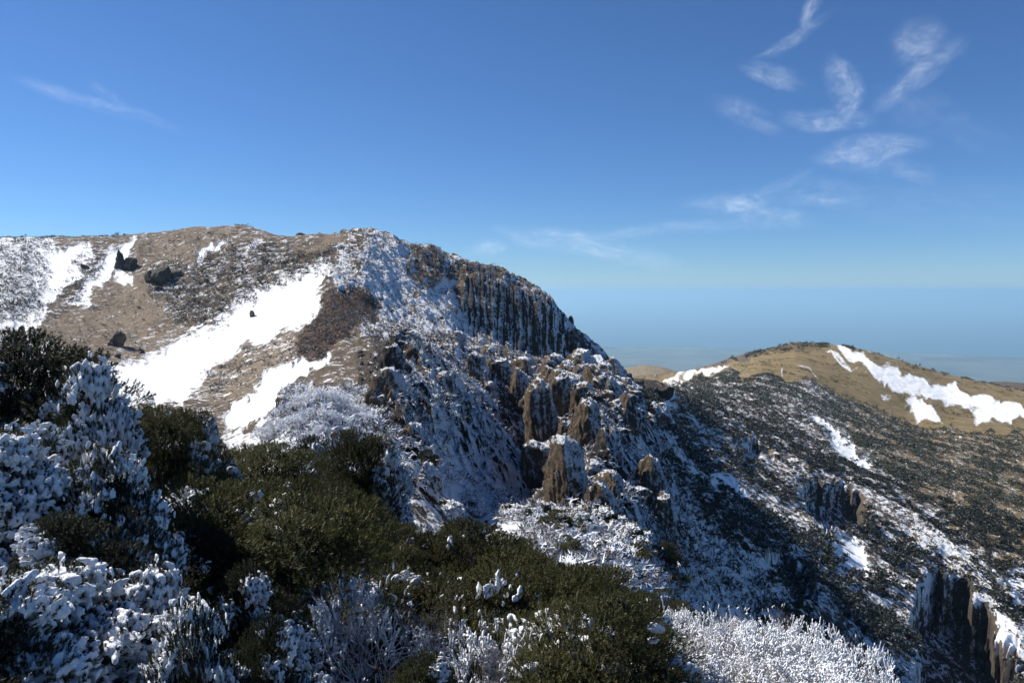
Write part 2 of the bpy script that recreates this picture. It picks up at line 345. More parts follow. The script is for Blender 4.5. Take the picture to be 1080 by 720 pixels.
# right slope
zone([(660, 410), (760, 395), (860, 400), (900, 425), (1000, 455), (1400, 465), (1400, 1400), (700, 1400), (700, 560)], 6, 120, 1000, snow=.46, rocky=.15, amp=.75, tan=.2)
zone([(860, 420), (1000, 455), (1400, 465), (1400, 700), (1080, 620), (960, 520)], 10, 120, 1000, snow=.26, gold=.6)
zone([(770, 395), (850, 402), (900, 440), (860, 500), (800, 450)], 8, 120, 1000, tan=0, snow=.42, brown=.4)
for q in ([(744, 500), (760, 502), (796, 530), (780, 532)], [(716, 532), (734, 540), (742, 556), (766, 585), (762, 622), (738, 606), (728, 570)], [(670, 416), (706, 412), (716, 432), (690, 446)],
          [(868, 575), (900, 570), (918, 600), (905, 612)], [(876, 472), (892, 470), (890, 482)], [(1065, 600), (1080, 600), (1080, 660), (1068, 640)], [(840, 430), (870, 445), (930, 500), (900, 490)],
          [(700, 478), (720, 488), (760, 520), (740, 520)], [(1040, 640), (1060, 660), (1080, 700), (1060, 690)]):
    zone(q, 4, 100, 900, snow=1.15, amp=.25)
zone([(960, 560), (1000, 560), (1080, 640), (1080, 760), (980, 760)], 8, 120, 400, amp=1.2, rocky=.9, gold=0, tan=.2)
zone([(655, 400), (770, 386), (842, 358), (900, 362), (960, 378), (1400, 425), (1400, 468), (1080, 462), (960, 452), (900, 426), (850, 404), (770, 396), (700, 408)], 3, 640, 3000, gold=1, tan=0, brown=0, snow=-.12, amp=.2, rocky=0)
zone([(690, 404), (720, 394), (760, 386), (775, 388), (740, 399), (716, 408)], 2, 500, 1500, snow=.9, tan=.6)
zone([(700, 404), (760, 392), (800, 388), (790, 394), (740, 402)], 2, 500, 1500, tan=.8, snow=.25)
for q in ([(878, 364), (904, 367), (924, 378), (946, 392), (980, 400), (1020, 412), (1085, 430), (1200, 450), (1200, 460), (1075, 438), (1062, 448), (1040, 440), (1028, 430), (1006, 432), (988, 424), (962, 412), (942, 412), (920, 396), (896, 380)],
          [(956, 410), (982, 428), (990, 444), (970, 442), (950, 424)], [(905, 384), (925, 392), (950, 412), (930, 408)], [(1020, 420), (1050, 428), (1060, 446), (1036, 440)], [(925, 412), (940, 418), (936, 424)], [(1010, 430), (1040, 434), (1046, 447), (1030, 444)], [(846, 384), (852, 386), (862, 397), (856, 396)], [(868, 372), (884, 378), (900, 392), (888, 388)], [(822, 386), (828, 386), (826, 392)]):
    zone(q, 3.5, 640, 1600, snow=.92, amp=.3)
zone([(800, 370), (845, 358), (880, 364), (850, 366), (812, 374)], 2, 1000, 1500, brown=.5)
zone([(1000, 400), (1200, 400), (1200, 425), (1000, 425)], 3, 1700, 3000, brown=.8, snow=.1, gold=.2)
zone([(600, 380), (740, 380), (740, 400), (600, 405)], 2, 1700, 3000, tan=.8, snow=-.3, gold=.5)
setv(snow, sstep(RG, 2600, 3400), -2.0); setv(amp, sstep(RG, 2600, 3400), 0)
# near ground
nearm = 1 - sstep(RG, 22, 45); setv(snow, nearm, .12); setv(amp, nearm, .2)

# --- cliffs: near vertical faces cut into fluted ribs
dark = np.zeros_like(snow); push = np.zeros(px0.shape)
def ribs(pts, rib, relief, seed, soft=4, near=55, far=500, dk=.8, sn=.05, rk=1.0):
    m = poly(pts, soft, near, far); sel = m > .001
    a = np.repeat(AZ[None], NR, 0)[sel] * F / rib; zz = ZG[sel]
    q = np.stack([a, zz * .035, np.full(a.size, seed * 7.7)], 1)
    f = .8 * fbm(q, 2, .5, ridge=True) + .8 * np.floor(perlin(np.stack([a * .45, zz * .06, np.full(a.size, seed + 9.)], 1)) * 4) / 3 + .5 * np.floor(perlin(np.stack([a * .9, zz * .22, np.full(a.size, seed + 3.)], 1)) * 3) / 3 + .22 * fbm(np.stack([a * 2, zz * .25, RG[sel] * .1], 1), 4, .6)
    push[sel] += m[sel] * relief * f
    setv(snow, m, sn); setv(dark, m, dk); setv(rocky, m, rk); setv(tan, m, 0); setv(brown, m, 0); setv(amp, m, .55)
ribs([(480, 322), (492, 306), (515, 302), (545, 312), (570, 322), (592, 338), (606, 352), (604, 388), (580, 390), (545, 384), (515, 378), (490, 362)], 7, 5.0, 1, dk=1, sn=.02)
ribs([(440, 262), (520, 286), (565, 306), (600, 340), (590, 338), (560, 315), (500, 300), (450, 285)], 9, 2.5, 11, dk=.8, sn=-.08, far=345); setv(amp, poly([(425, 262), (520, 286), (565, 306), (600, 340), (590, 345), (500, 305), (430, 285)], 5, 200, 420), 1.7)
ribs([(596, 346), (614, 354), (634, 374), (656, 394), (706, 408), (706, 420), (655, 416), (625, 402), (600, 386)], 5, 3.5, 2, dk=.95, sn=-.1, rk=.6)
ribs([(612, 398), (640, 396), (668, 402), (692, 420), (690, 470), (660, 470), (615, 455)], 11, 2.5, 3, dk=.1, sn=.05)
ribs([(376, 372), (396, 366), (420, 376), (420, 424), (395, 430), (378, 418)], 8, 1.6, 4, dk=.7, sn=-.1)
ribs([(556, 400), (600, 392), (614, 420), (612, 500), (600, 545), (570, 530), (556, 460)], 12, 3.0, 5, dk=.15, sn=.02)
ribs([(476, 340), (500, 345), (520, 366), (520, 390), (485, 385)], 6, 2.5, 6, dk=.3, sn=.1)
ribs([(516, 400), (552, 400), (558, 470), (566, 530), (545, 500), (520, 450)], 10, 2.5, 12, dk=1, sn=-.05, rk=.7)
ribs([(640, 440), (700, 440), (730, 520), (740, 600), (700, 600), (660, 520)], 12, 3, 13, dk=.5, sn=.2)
ribs([(846, 516), (875, 504), (908, 520), (912, 545), (880, 560), (850, 545)], 8, 2.0, 7, 5, 150, 700, dk=1, sn=-.05, rk=.8)  # full dark rock colour here stands in for the shade on this cliff
ribs([(962, 640), (985, 604), (1015, 612), (1042, 648), (1068, 700), (1080, 760), (985, 760), (972, 700)], 16, 3.0, 8, 4, 120, 600, dk=1, sn=-.05, rk=.8)  # gorge shade partly put into the colour by darkening the rock
deep = np.zeros_like(snow)
for q_, dp, so_ in (([(848, 526), (862, 512), (884, 508), (908, 522), (912, 560), (870, 560)], 9, 3), ([(964, 650), (984, 606), (1008, 614), (1030, 640), (1050, 668), (1074, 712), (1082, 800), (985, 800), (972, 710)], 17, 4), ([(812, 590), (830, 575), (850, 600), (860, 640), (835, 640)], 6, 4), ([(770, 470), (800, 462), (815, 480), (790, 490)], 5, 3)):
    deep += dp * poly(q_, so_, 110, 700)
ribs([(765, 665), (820, 655), (890, 645), (920, 700), (940, 760), (760, 760)], 10, 2.5, 9, 5, 60, 500, dk=.4, sn=-.05, rk=.6)
ribs([(740, 590), (800, 585), (830, 640), (780, 660), (740, 640)], 11, 3, 10, 5, 60, 500, dk=.7, sn=.25, rk=.8)

# --- relief
flat = np.stack([XG.ravel(), YG.ravel(), ZG.ravel()], 1)
th = 0.62; ca, sa = math.cos(th), math.sin(th)
rot = np.stack([flat[:, 0] * ca + flat[:, 1] * sa, (-flat[:, 0] * sa + flat[:, 1] * ca) * .42, flat[:, 2] * .3], 1)   # long axis runs down the spurs
midm = (RG.ravel() > 3) & (RG.ravel() < 3000)
r1 = np.zeros(len(flat)); r2 = np.zeros(len(flat)); r3 = np.zeros(len(flat))
sub = rot[midm]; subw = flat[midm]
r1[midm] = fbm(sub / 19, 3, .5, ridge=True)                        # gullies and ribs
r2[midm] = fbm(sub / 6.5, 4, .55, ridge=True)                      # crags
r3[midm] = fbm(subw / 1.9, 3, .6)                                  # blocks
spur = poly([(380, 378), (480, 368), (640, 392), (700, 420), (740, 560), (740, 640), (800, 660), (700, 640), (560, 560), (500, 520), (400, 480)], 14, 55, 320).ravel(); A = amp.ravel(); Rf = RG.ravel()
big = sstep(Rf, 40, 110); mid = sstep(Rf, 20, 70)
crest = np.ones(px0.shape)
push += (spur * (2.6 * r2 + 1.6 * r3 + 3.0 * r1)).reshape(px0.shape)
dz = A * (big * (1.6 + 2.4 * spur) * r1 + mid * 2.0 * (r2 - .1) + (0.10 + mid * .45) * r3)
dz -= deep.ravel()
dz += (sstep(Rf, 2, 6) * .25 + big * .6) * np.where(midm, perlin(flat / 9.0), 0) * np.minimum(A * 2, 1)
lowm = Rf > 3000
dl = np.zeros(len(flat)); dl[lowm] = (np.maximum(fbm(flat[lowm] / 2600, 4, .5), 0) ** 1.6) * 330 * sstep(Rf[lowm], 3600, 9000) * (1 - sstep(Rf[lowm], 15000, 19000))
ZF = (ZG.ravel() + dz + dl).reshape(ZG.shape)
idx = np.arange(NR * NA).reshape(NR, NA)
quads = np.stack([idx[:-1, :-1].ravel(), idx[:-1, 1:].ravel(), idx[1:, 1:].ravel(), idx[1:, :-1].ravel()], 1)
shrink = (1 - np.clip(push, -12, 14) / RG)
V = np.stack([(XG * shrink).ravel(), (YG * shrink).ravel(), ZF.ravel()], 1)
cut = int(np.searchsorted(R, 3600)); nv = (cut + 1) * NA; nf = cut * (NA - 1)
def cutlow(a): return a[nv - NA:]
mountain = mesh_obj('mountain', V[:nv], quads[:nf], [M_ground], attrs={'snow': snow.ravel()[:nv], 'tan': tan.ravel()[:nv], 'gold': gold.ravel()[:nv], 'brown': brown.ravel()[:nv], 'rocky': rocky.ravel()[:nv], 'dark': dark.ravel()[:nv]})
tag(mountain, kind='structure', label='snow streaked rocky mountain with a bowl, spurs and scrubby slopes')

def ground(x, y):
    d = math.hypot(x, y); a = math.atan2(x, y)
    j = (a - AZ[0]) / (AZ[1] - AZ[0]); j = min(max(j, 0), NA - 1.001); j0 = int(j); t = j - j0
    return float(np.interp(d, R, ZF[:, j0]) * (1 - t) + np.interp(d, R, ZF[:, j0 + 1]) * t)
def spot(px, py, d):
    """the point of the place in that direction at horizontal distance d"""
    v = pix_dir(px, py); k = d / math.hypot(v[0], v[1]); return Vector(v * k)

# lowland and sea
def lowland_material():
    m, g, b = new_mat('lowland_fields', .95, .1)
    P = geo(g, 'Position')
    n = g.noise(P, .00035, 5, .6); vor = g.n.new('ShaderNodeTexVoronoi'); g.put(vor, 'Vector', g.mapping(P, (1, .45, 1))); vor.inputs['Scale'].default_value = .0022
    c = g.mix(g.ramp(n, .4, .6), (.010, .022, .018), (.085, .085, .065))
    c = g.mix(g.math('MULTIPLY', g.vmath('DOT_PRODUCT', vor.outputs['Color'], (.33, .33, .33)), .8), c, (.15, .145, .13))
    v2 = g.n.new('ShaderNodeTexVoronoi'); g.put(v2, 'Vector', P); v2.inputs['Scale'].default_value = .009
    town = g.math('MULTIPLY', g.ramp(g.noise(P, .00025, 3, .5), .52, .60), g.ramp(v2.outputs['Distance'], .35, .15))
    c = g.mix(town, c, (.6, .6, .6))
    g.put(b, 'Base Color', c); return m
low = mesh_obj('lowland', V[nv - NA:], quads[nf:] - (nv - NA), [lowland_material()]); tag(low, kind='structure')
m, g, b = new_mat('sea_water', .35, .5); b.inputs['Base Color'].default_value = (.05, .075, .095, 1)
ang = np.linspace(-1.2, 1.2, 40); sv = []
for rr in (9000, 20000, 40000, 80000, 130000): sv += [(rr * math.sin(a), rr * math.cos(a), -1500) for a in ang]
si = np.arange(5 * 40).reshape(5, 40)
sea = mesh_obj('sea', sv, np.stack([si[:-1, :-1].ravel(), si[:-1, 1:].ravel(), si[1:, 1:].ravel(), si[1:, :-1].ravel()], 1), [m]); tag(sea, kind='structure')

# haze
def box_obj(name, lo, hi, mat):
    v = [(x, y, z) for x in (lo[0], hi[0]) for y in (lo[1], hi[1]) for z in (lo[2], hi[2])]
    f = [(0, 1, 3, 2), (4, 6, 7, 5), (0, 4, 5, 1), (2, 3, 7, 6), (0, 2, 6, 4), (1, 5, 7, 3)]
    return mesh_obj(name, v, f, [mat], smooth=False)
HAZE = 4.6e-5
hm_ = bpy.data.materials.new('haze_air'); hm_.use_nodes = True; ht = hm_.node_tree
ht.nodes.remove(ht.nodes['Principled BSDF']); pv = ht.nodes.new('ShaderNodeVolumePrincipled')
pv.inputs['Color'].default_value = (.42, .69, .89, 1); pv.inputs['Density'].default_value = HAZE; pv.inputs['Anisotropy'].default_value = .2
ht.links.new(pv.outputs[0], ht.nodes['Material Output'].inputs['Volume'])
hz = box_obj('haze', (-125000, -500, -1540), (125000, 131000, 150), hm_); tag(hz, 'pale blue haze lying over the lowland and the sea', 'haze', kind='stuff')

# ------------------------------------------------------------------ where a sight line meets the ground
PXF, PYF = w2pix(XG, YG, ZF)
def hit(px, py, near=30.0, far=3000.0):
    v = pix_dir(px, py); a = math.atan2(v[0], v[1]); j = int(round((a - AZ[0]) / (AZ[1] - AZ[0]))); j = min(max(j, 0), NA - 1)
    el = v[2] / math.hypot(v[0], v[1]); r0 = np.searchsorted(R, near); r1_ = np.searchsorted(R, far)
    q = np.nonzero(ZF[r0:r1_, j] / R[r0:r1_] >= el)[0]
    return float(R[r0 + q[0]]) if len(q) else float(far)

# ------------------------------------------------------------------ rocks
import bmesh
def ico(sub):
    bm = bmesh.new(); bmesh.ops.create_icosphere(bm, subdivisions=sub, radius=1)
    v = np.array([x.co[:] for x in bm.verts]); f = np.array([[q.index for q in p.verts] for p in bm.faces]); bm.free(); return v, f
def rock_arrays(seed, sub=5, planes=16, tall=False):
    r = np.random.default_rng(seed); v, f = ico(sub)
    nrm = r.normal(size=(planes, 3)); 
    if tall: nrm[:, 2] *= .35
    nrm /= np.linalg.norm(nrm, axis=1)[:, None]; hh = r.uniform(.55, 1.0, planes)
    d = v @ nrm.T; rr = np.where(d > .05, hh / np.maximum(d, .05), 9).min(1); rr = np.minimum(rr, 1.25)
    p = v * rr[:, None]
    dsp = .13 * fbm(p * 1.9 + seed, 3, .5, ridge=True) + .13 * fbm(p * 5 + seed, 5, .62)
    if tall: dsp = dsp + .22 * fbm(p * 1.3 + seed * 3, 2, .5) + .16 * fbm(p * np.array([3.5, 3.5, .5]) + seed, 4, .55, ridge=True)
    return p + v * dsp[:, None], f
ROCKS = {}
def rock_mesh(kind, seed, mat):
    k = (kind, seed, mat.name)
    if k not in ROCKS:
        v, f = rock_arrays(seed * 13 + (5 if kind == 'tall' else 0), 5, 18 if kind == 'tall' else 15, kind == 'tall')
        ROCKS[k] = mesh_obj('rock', v, f, [mat], link=False).data
    return ROCKS[k]
def rock(name, px, py, wpx, hpx, label, kind='tall', seed=1, mat=None, d=None, deep=1.0, lean=0.0, rz=None, cat='rock', group=None, sink=.35):
    d = d or hit(px, py); o = bpy.data.objects.new(name, rock_mesh(kind, seed, mat or M_rock)); COL.objects.link(o)
    w_, h_2 = wpx * d / F / 2, hpx * d / F
    if kind == 'b': w_ *= .68; h_2 *= .8
    elif wpx > 12 and d < 250: w_ *= 1.3; h_2 *= .80; sink = .55
    p = spot(px, py, d)
    o.scale = (w_, w_ * deep, h_2 * (1 + sink) / 2); o.location = (p.x, p.y + w_ * deep * .3, p.z + h_2 * (1 - sink) / 2)
    o.rotation_euler = (random.uniform(-.08, .08), lean, rz if rz is not None else random.uniform(0, 6.28))
    if kind == 'tall': o.rotation_euler[2] = random.uniform(-.5, .5)
    return tag(o, label, cat, group)
rock('rock_pinnacle', 404, 436, 30, 46, 'leaning brown slab with a flat lit face, above the dark firs', seed=1, lean=.25, cat='rock pinnacle')
rock('rock_pinnacle', 416, 398, 26, 34, 'dark blunt rock tower behind the leaning brown slab', seed=2, mat=M_rock_dark, cat='rock pinnacle')
rock('rock_pinnacle', 547, 432, 18, 46, 'slim brown rock finger standing between two dark gullies', seed=3, cat='rock pinnacle')
rock('rock_pinnacle', 574, 474, 32, 70, 'tallest brown rock tower on the spur, right of the slim finger', seed=4, lean=-.08, cat='rock pinnacle')
rock('rock_pinnacle', 606, 480, 15, 44, 'thin brown pinnacle with a rime edged gully on its left', seed=5, cat='rock pinnacle')
rock('rock_pinnacle', 594, 525, 38, 60, 'broad broken brown buttress at the bottom of the gully', seed=6, cat='rock pinnacle')
rock('rock_pinnacle', 640, 495, 32, 40, 'dark rounded rock tower with a snow cap', seed=7, mat=M_rock_dark, cat='rock pinnacle')
rock('rock_pinnacle', 646, 528, 18, 30, 'small brown tooth of rock at the head of the rime rib', seed=1, cat='rock pinnacle')
rock('rock_pinnacle', 684, 520, 26, 42, 'brown double topped rock tower on the right hand spur', seed=3, lean=.12, cat='rock pinnacle')
rock('rock_pinnacle', 700, 560, 24, 40, 'grey brown rock knob under the double topped tower', seed=2, cat='rock pinnacle')
rock('rock_pinnacle', 618, 575, 26, 34, 'squat brown crag beside a snow covered shrub', seed=5, cat='rock pinnacle', d=70)
rock('rock_pinnacle', 500, 400, 18, 26, 'brown crag on the crest of the blue shaded rib', seed=6, cat='rock pinnacle')
rock('rock_pinnacle', 470, 425, 20, 32, 'brown crag half covered in rime at the top of the gully', seed=4, cat='rock pinnacle')
rock('rock_pinnacle', 450, 520, 26, 30, 'low brown outcrop low in the shaded rime gully', seed=7, cat='rock pinnacle')
rock('rock_pinnacle', 436, 470, 20, 26, 'rust brown crag in the shaded rime slope', seed=3, cat='rock pinnacle')
rock('rock_pinnacle', 528, 400, 20, 22, 'short pale crag below the foot of the big cliff', seed=2, cat='rock pinnacle')
for a_ in ((590, 445, 26, 52, 'brown block leaning on the tallest tower', 2), (622, 470, 24, 48, 'cracked brown tower left of the snow capped dark one', 4), (562, 515, 28, 46, 'dark brown step at the foot of the slim finger', 6),
           (632, 545, 30, 40, 'rough brown lump below the brown tooth', 3), (662, 452, 26, 40, 'brown ribbed tower near the skyline end', 5), (600, 424, 22, 26, 'small brown block on top of the spur', 1), (646, 430, 24, 30, 'tawny block between ribbed towers', 7)):
    rock('rock_pinnacle', *a_[:5], seed=a_[5], cat='rock pinnacle')
rock('rock_pinnacle', 602, 350, 7, 13, 'tiny upright rock tooth on the skyline notch', seed=1, mat=M_rock_dark, d=349, cat='rock pinnacle', sink=.6)
rock('boulder', 300, 437, 26, 24, 'brown split boulder at the lower edge of the snow field', 'b', seed=2, mat=M_rock, cat='boulder')
rock('boulder', 122, 365, 21, 15, 'dark pointed boulder lying alone in the snowy bowl', 'b', seed=3, mat=M_boulder, cat='boulder', deep=.9, rz=.4)
rock('boulder', 124, 377, 8, 5, 'small grey boulder just below the dark pointed boulder', 'b', seed=4, mat=M_boulder, cat='boulder')
rock('boulder', 148, 372, 9, 6, 'low brown rock beside the dark pointed boulder', 'b', seed=5, mat=M_boulder, cat='boulder')
rock('rock_crag', 126, 283, 9, 14, 'dark upright crag at the top of the narrow snow chute', seed=5, mat=M_boulder, cat='crag')
rock('rock_crag', 137, 283, 12, 8, 'dark squat crag touching the upright one', seed=6, mat=M_boulder, cat='crag')
rock('rock_crag', 158, 298, 20, 12, 'lower left lobe of the black crags in the grey scrub', 'b', seed=3, mat=M_boulder, cat='crag', deep=.9)
rock('rock_crag', 172, 299, 26, 19, 'highest of the black crags in the grey scrub below the rim', 'b', seed=1, mat=M_boulder, cat='crag', lean=.3)
rock('rock_crag', 186, 292, 20, 10, 'right hand black crag in the grey scrub', 'b', seed=5, mat=M_boulder, cat='crag')
rock('rock_crag', 166, 306, 10, 6, 'small black stone under the black crags', 'b', seed=4, mat=M_boulder, cat='crag')
rock('boulder', 266, 334, 7, 8, 'dark round boulder on the edge of the main snow field', 'b', seed=2, mat=M_boulder, cat='boulder')
rock('boulder', 317, 256, 24, 14, 'flat topped dark boulder on the skyline', 'b', seed=4, mat=M_boulder, d=352, cat='boulder', deep=.6, rz=0)
rock('boulder', 338, 250, 6, 6, 'little dark boulder on the skyline beside the flat topped one', 'b', seed=5, mat=M_boulder, d=351, cat='boulder')
rock('boulder', 88, 283, 9, 5, 'black rock between the two narrow snow chutes', 'b', seed=6, mat=M_boulder, cat='boulder')
rock('rock_crag', 672, 414, 24, 16, 'black ragged crag where the spur meets the far snow patch', 'b', seed=2, mat=M_crag, d=300, cat='crag')
rock('rock_crag', 686, 415, 30, 14, 'low black crag, second from the right end of the spur', 'b', seed=4, mat=M_crag, d=302, cat='crag')
rock('rock_crag', 702, 417, 22, 12, 'black crag at the very end of the dark spur', 'b', seed=6, mat=M_crag, d=304, cat='crag')
# crags spread over the spurs
def scatter(mask, n, rmin, rmax, wfun=None, seed=1):
    r = np.random.default_rng(seed); rows = (R > rmin) & (R < rmax); mk = mask * rows[:, None]
    dR = np.gradient(R)[:, None] * RG; wgt = mk * dR
    if wfun is not None: wgt = wgt * wfun
    c = np.cumsum(wgt.ravel()); i = np.searchsorted(c, r.random(n) * c[-1]); return i
PF = V.reshape(NR, NA, 3).copy()
sp_mask = np.maximum(poly([(395, 380), (480, 372), (640, 398), (700, 430), (705, 590), (600, 560), (560, 540), (500, 480), (400, 470)], 4, 55, 300), 0 * snow)
ids = scatter(sp_mask, 150, 50, 360, 1 / RG ** 1.2, 5)
for k, i in enumerate(ids):
    p = V[i]; s_ = random.uniform(.6, 1.0) ** 1 * (0.005 + .011 * random.random() ** 2) * Rf[i]
    o = bpy.data.objects.new('rock_outcrop', rock_mesh('tall', 1 + k % 7, M_rock_dark if random.random() < .45 else M_rock)); COL.objects.link(o)
    o.location = p; o.data = rock_mesh('b' if k % 3 else 'tall', 1 + k % 7, M_rock_dark if k % 2 else M_rock); o.scale = (s_, s_ * random.uniform(.7, 1.3), s_ * random.uniform(.7, 1.5)); o.rotation_euler = (random.uniform(-.5, .5), random.uniform(-.5, .5), random.uniform(0, 6.28))
    tag(o, 'jagged brown outcrop rising from the rimed spurs', 'rock outcrop', 'jagged outcrops over the spurs')

brn_m = poly([(552, 400), (640, 398), (690, 440), (690, 520), (640, 560), (575, 540), (556, 470)], 4, 55, 300); ids = scatter(brn_m, 70, 50, 300, 1 / RG ** 1.2, 15)
for k, i in enumerate(ids):
    p = V[i]; s_ = random.uniform(.007, .020) * Rf[i]
    o = bpy.data.objects.new('rock_block', rock_mesh('tall', 1 + k % 7, M_rock)); COL.objects.link(o)
    o.location = p; o.data = rock_mesh('b' if k % 2 else 'tall', 1 + k % 7, M_rock); o.scale = (s_, s_ * random.uniform(.7, 1.3), s_ * random.uniform(.8, 1.5)); o.rotation_euler = (random.uniform(-.5, .5), random.uniform(-.5, .5), random.uniform(0, 6.28))
    tag(o, 'rough tawny block of the broken brown buttress right of the blue gully', 'rock block', 'tawny blocks of the broken buttress')

# ------------------------------------------------------------------ foliage
def leaf_material(name, a, bcol, c, rime=0.0, transl=.25):
    m, g, b = new_mat(name, .6, .25)
    P = geo(g, 'Position'); oi = g.n.new('ShaderNodeObjectInfo').outputs['Random']
    n = g.noise(P, 2.2, 3, .6); n2 = g.noise(P, 11, 4, .65)
    col = g.mix(g.ramp(n, .38, .62), a, bcol); col = g.mix(g.ramp(n2, .5, .75), col, c)
    hs = g.n.new('ShaderNodeHueSaturation'); g.put(hs, 'Value', g.math('ADD', g.math('MULTIPLY', oi, .85), .55)); g.put(hs, 'Color', col); col = hs.outputs[0]
    if rime:
        s = g.math('ADD', g.math('MULTIPLY', g.vmath('DOT_PRODUCT', geo(g, 'Normal'), WIND), .2), g.noise(P, 1.1, 5, .65))
        f = g.ramp(s, .80 - rime * .3, .90 - rime * .3); col = g.mix(f, col, (.72, .75, .8))
    g.put(b, 'Base Color', col)
    tr = g.n.new('ShaderNodeBsdfTranslucent'); g.put(tr, 'Color', col); mx = g.n.new('ShaderNodeMixShader'); mx.inputs[0].default_value = transl
    out = g.n['Material Output']; g.l.new(b.outputs[0], mx.inputs[1]); g.l.new(tr.outputs[0], mx.inputs[2]); g.l.new(mx.outputs[0], out.inputs[0])
    return m
M_needle = leaf_material('fir_needles', (.036, .041, .014), (.068, .067, .021), (.115, .098, .034))
M_needle_dark = leaf_material('dark_fir_needles', (.016, .022, .011), (.028, .032, .013), (.045, .043, .018))
M_slope = leaf_material('slope_shrub_leaves', (.018, .023, .012), (.030, .032, .014), (.055, .052, .024), rime=.45, transl=.1)
M_slope_clean = leaf_material('slope_shrub_leaves_green', (.024, .027, .012), (.042, .040, .016), (.065, .058, .024), rime=.0, transl=.1)
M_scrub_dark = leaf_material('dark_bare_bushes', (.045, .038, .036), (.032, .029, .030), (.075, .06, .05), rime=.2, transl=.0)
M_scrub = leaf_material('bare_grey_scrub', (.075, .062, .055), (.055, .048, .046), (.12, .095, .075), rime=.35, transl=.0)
m, g, b = new_mat('bark', .9, .1); P = geo(g, 'Position')
g.put(b, 'Base Color', g.mix(g.ramp(g.noise(P, 30, 4, .6), .4, .6), (.060, .044, .034), (.15, .112, .085))); M_bark = m
m, g, b = new_mat('rime_ice', .75, .3); P = geo(g, 'Position')
n1 = g.noise(P, 28, 5, .7); n2 = g.noise(P, 90, 3, .6)
g.put(b, 'Base Color', g.mix(g.ramp(n1, .35, .6), (.68, .72, .78), (.84, .86, .89)))
g.put(b, 'Normal', g.bump(g.math('ADD', n1, g.math('MULTIPLY', n2, .4)), .7, .03))
b.inputs['Subsurface Weight'].default_value = .0
M_rime = m

m, g, b = new_mat('twig_bark_with_rime', .9, .1); P = geo(g, 'Position')
f_ = g.ramp(g.math('ADD', g.math('MULTIPLY', g.vmath('DOT_PRODUCT', geo(g, 'Normal'), WIND), .35), g.noise(P, 6, 4, .6)), .62, .76)
g.put(b, 'Base Color', g.mix(f_, (.12, .085, .062), (.72, .75, .79))); M_twig = m
def basis(D, roll):
    D = D / np.linalg.norm(D, axis=1)[:, None]; up = np.where(np.abs(D[:, 2:3]) > .95, [[1., 0, 0]], [[0, 0, 1.]])
    X_ = np.cross(up, D); X_ /= np.linalg.norm(X_, axis=1)[:, None]; Y_ = np.cross(D, X_)
    c, s = np.cos(roll)[:, None], np.sin(roll)[:, None]
    return np.stack([X_ * c + Y_ * s, -X_ * s + Y_ * c, D], 2)         # columns
def instance(tv, tf, P, B, S):
    """copies of a template joined into one surface"""
    n, k = len(P), len(tv); W = np.einsum('nij,nkj->nki', B, tv[None] * S[:, None, :]) + P[:, None]
    Fo = (tf[None] + (np.arange(n) * k)[:, None, None]).reshape(-1, tf.shape[1]); return W.reshape(-1, 3), Fo
def shoot_template(n, L, nl, wd, seed=0, spread=.8):
    r = np.random.default_rng(seed); t = np.sort(r.random(n)) * L; ph = np.arange(n) * 2.4 + r.random(n) * .5
    rad = np.stack([np.cos(ph), np.sin(ph), np.zeros(n)], 1); dr = rad * spread + np.array([0, 0, .75]); dr /= np.linalg.norm(dr, axis=1)[:, None]
    base = np.stack([np.zeros(n), np.zeros(n), t], 1); tang = np.stack([-np.sin(ph), np.cos(ph), np.zeros(n)], 1)
    ln = nl * r.uniform(.7, 1.1, n)[:, None]
    v = np.stack([base - tang * wd / 2, base + tang * wd / 2, base + dr * ln], 1).reshape(-1, 3)
    return v, np.arange(3 * n).reshape(n, 3)
SHOOT = shoot_template(20, .075, .032, .0085); TUFT = shoot_template(11, .05, .06, .022, 1, 1.0)

def pads(r, n, flat=.55):
    """centres and radii of the leafy pads of a dome of radius 1 and height 1"""
    ph = r.random(n) * 6.283; q = np.sqrt(r.random(n)) * .86; z = np.sqrt(np.clip(1 - q * q, 0, 1)) * r.uniform(.45, .95, n)
    return np.stack([np.cos(ph) * q, np.sin(ph) * q, z], 1), r.uniform(.24, .42, n)
def crown_points(r, npads, per, rx, h, flat=.38):
    c, rad = pads(r, npads); P, D, K = [], [], []
    for k in range(npads):
        ph = r.random(per) * 6.283; q = np.sqrt(r.random(per)); up = np.sqrt(1 - q * q)
        loc = np.stack([np.cos(ph) * q, np.sin(ph) * q, up * flat * np.where(r.random(per) < .8, 1, -.5)], 1) * rad[k]
        nz = perlin(loc * 7 + k) * .12
        p = (c[k] + loc * (1 + nz[:, None])) * np.array([rx, rx, h]); d = np.stack([np.cos(ph) * q * .9, np.sin(ph) * q * .9, .35 + up * .7], 1) + (c[k] * [.5, .5, .2]) + r.normal(size=(per, 3)) * .32
        P.append(p); D.append(d); K.append(np.full(per, k))
    return np.concatenate(P), np.concatenate(D), np.concatenate(K), c * [rx, rx, h]
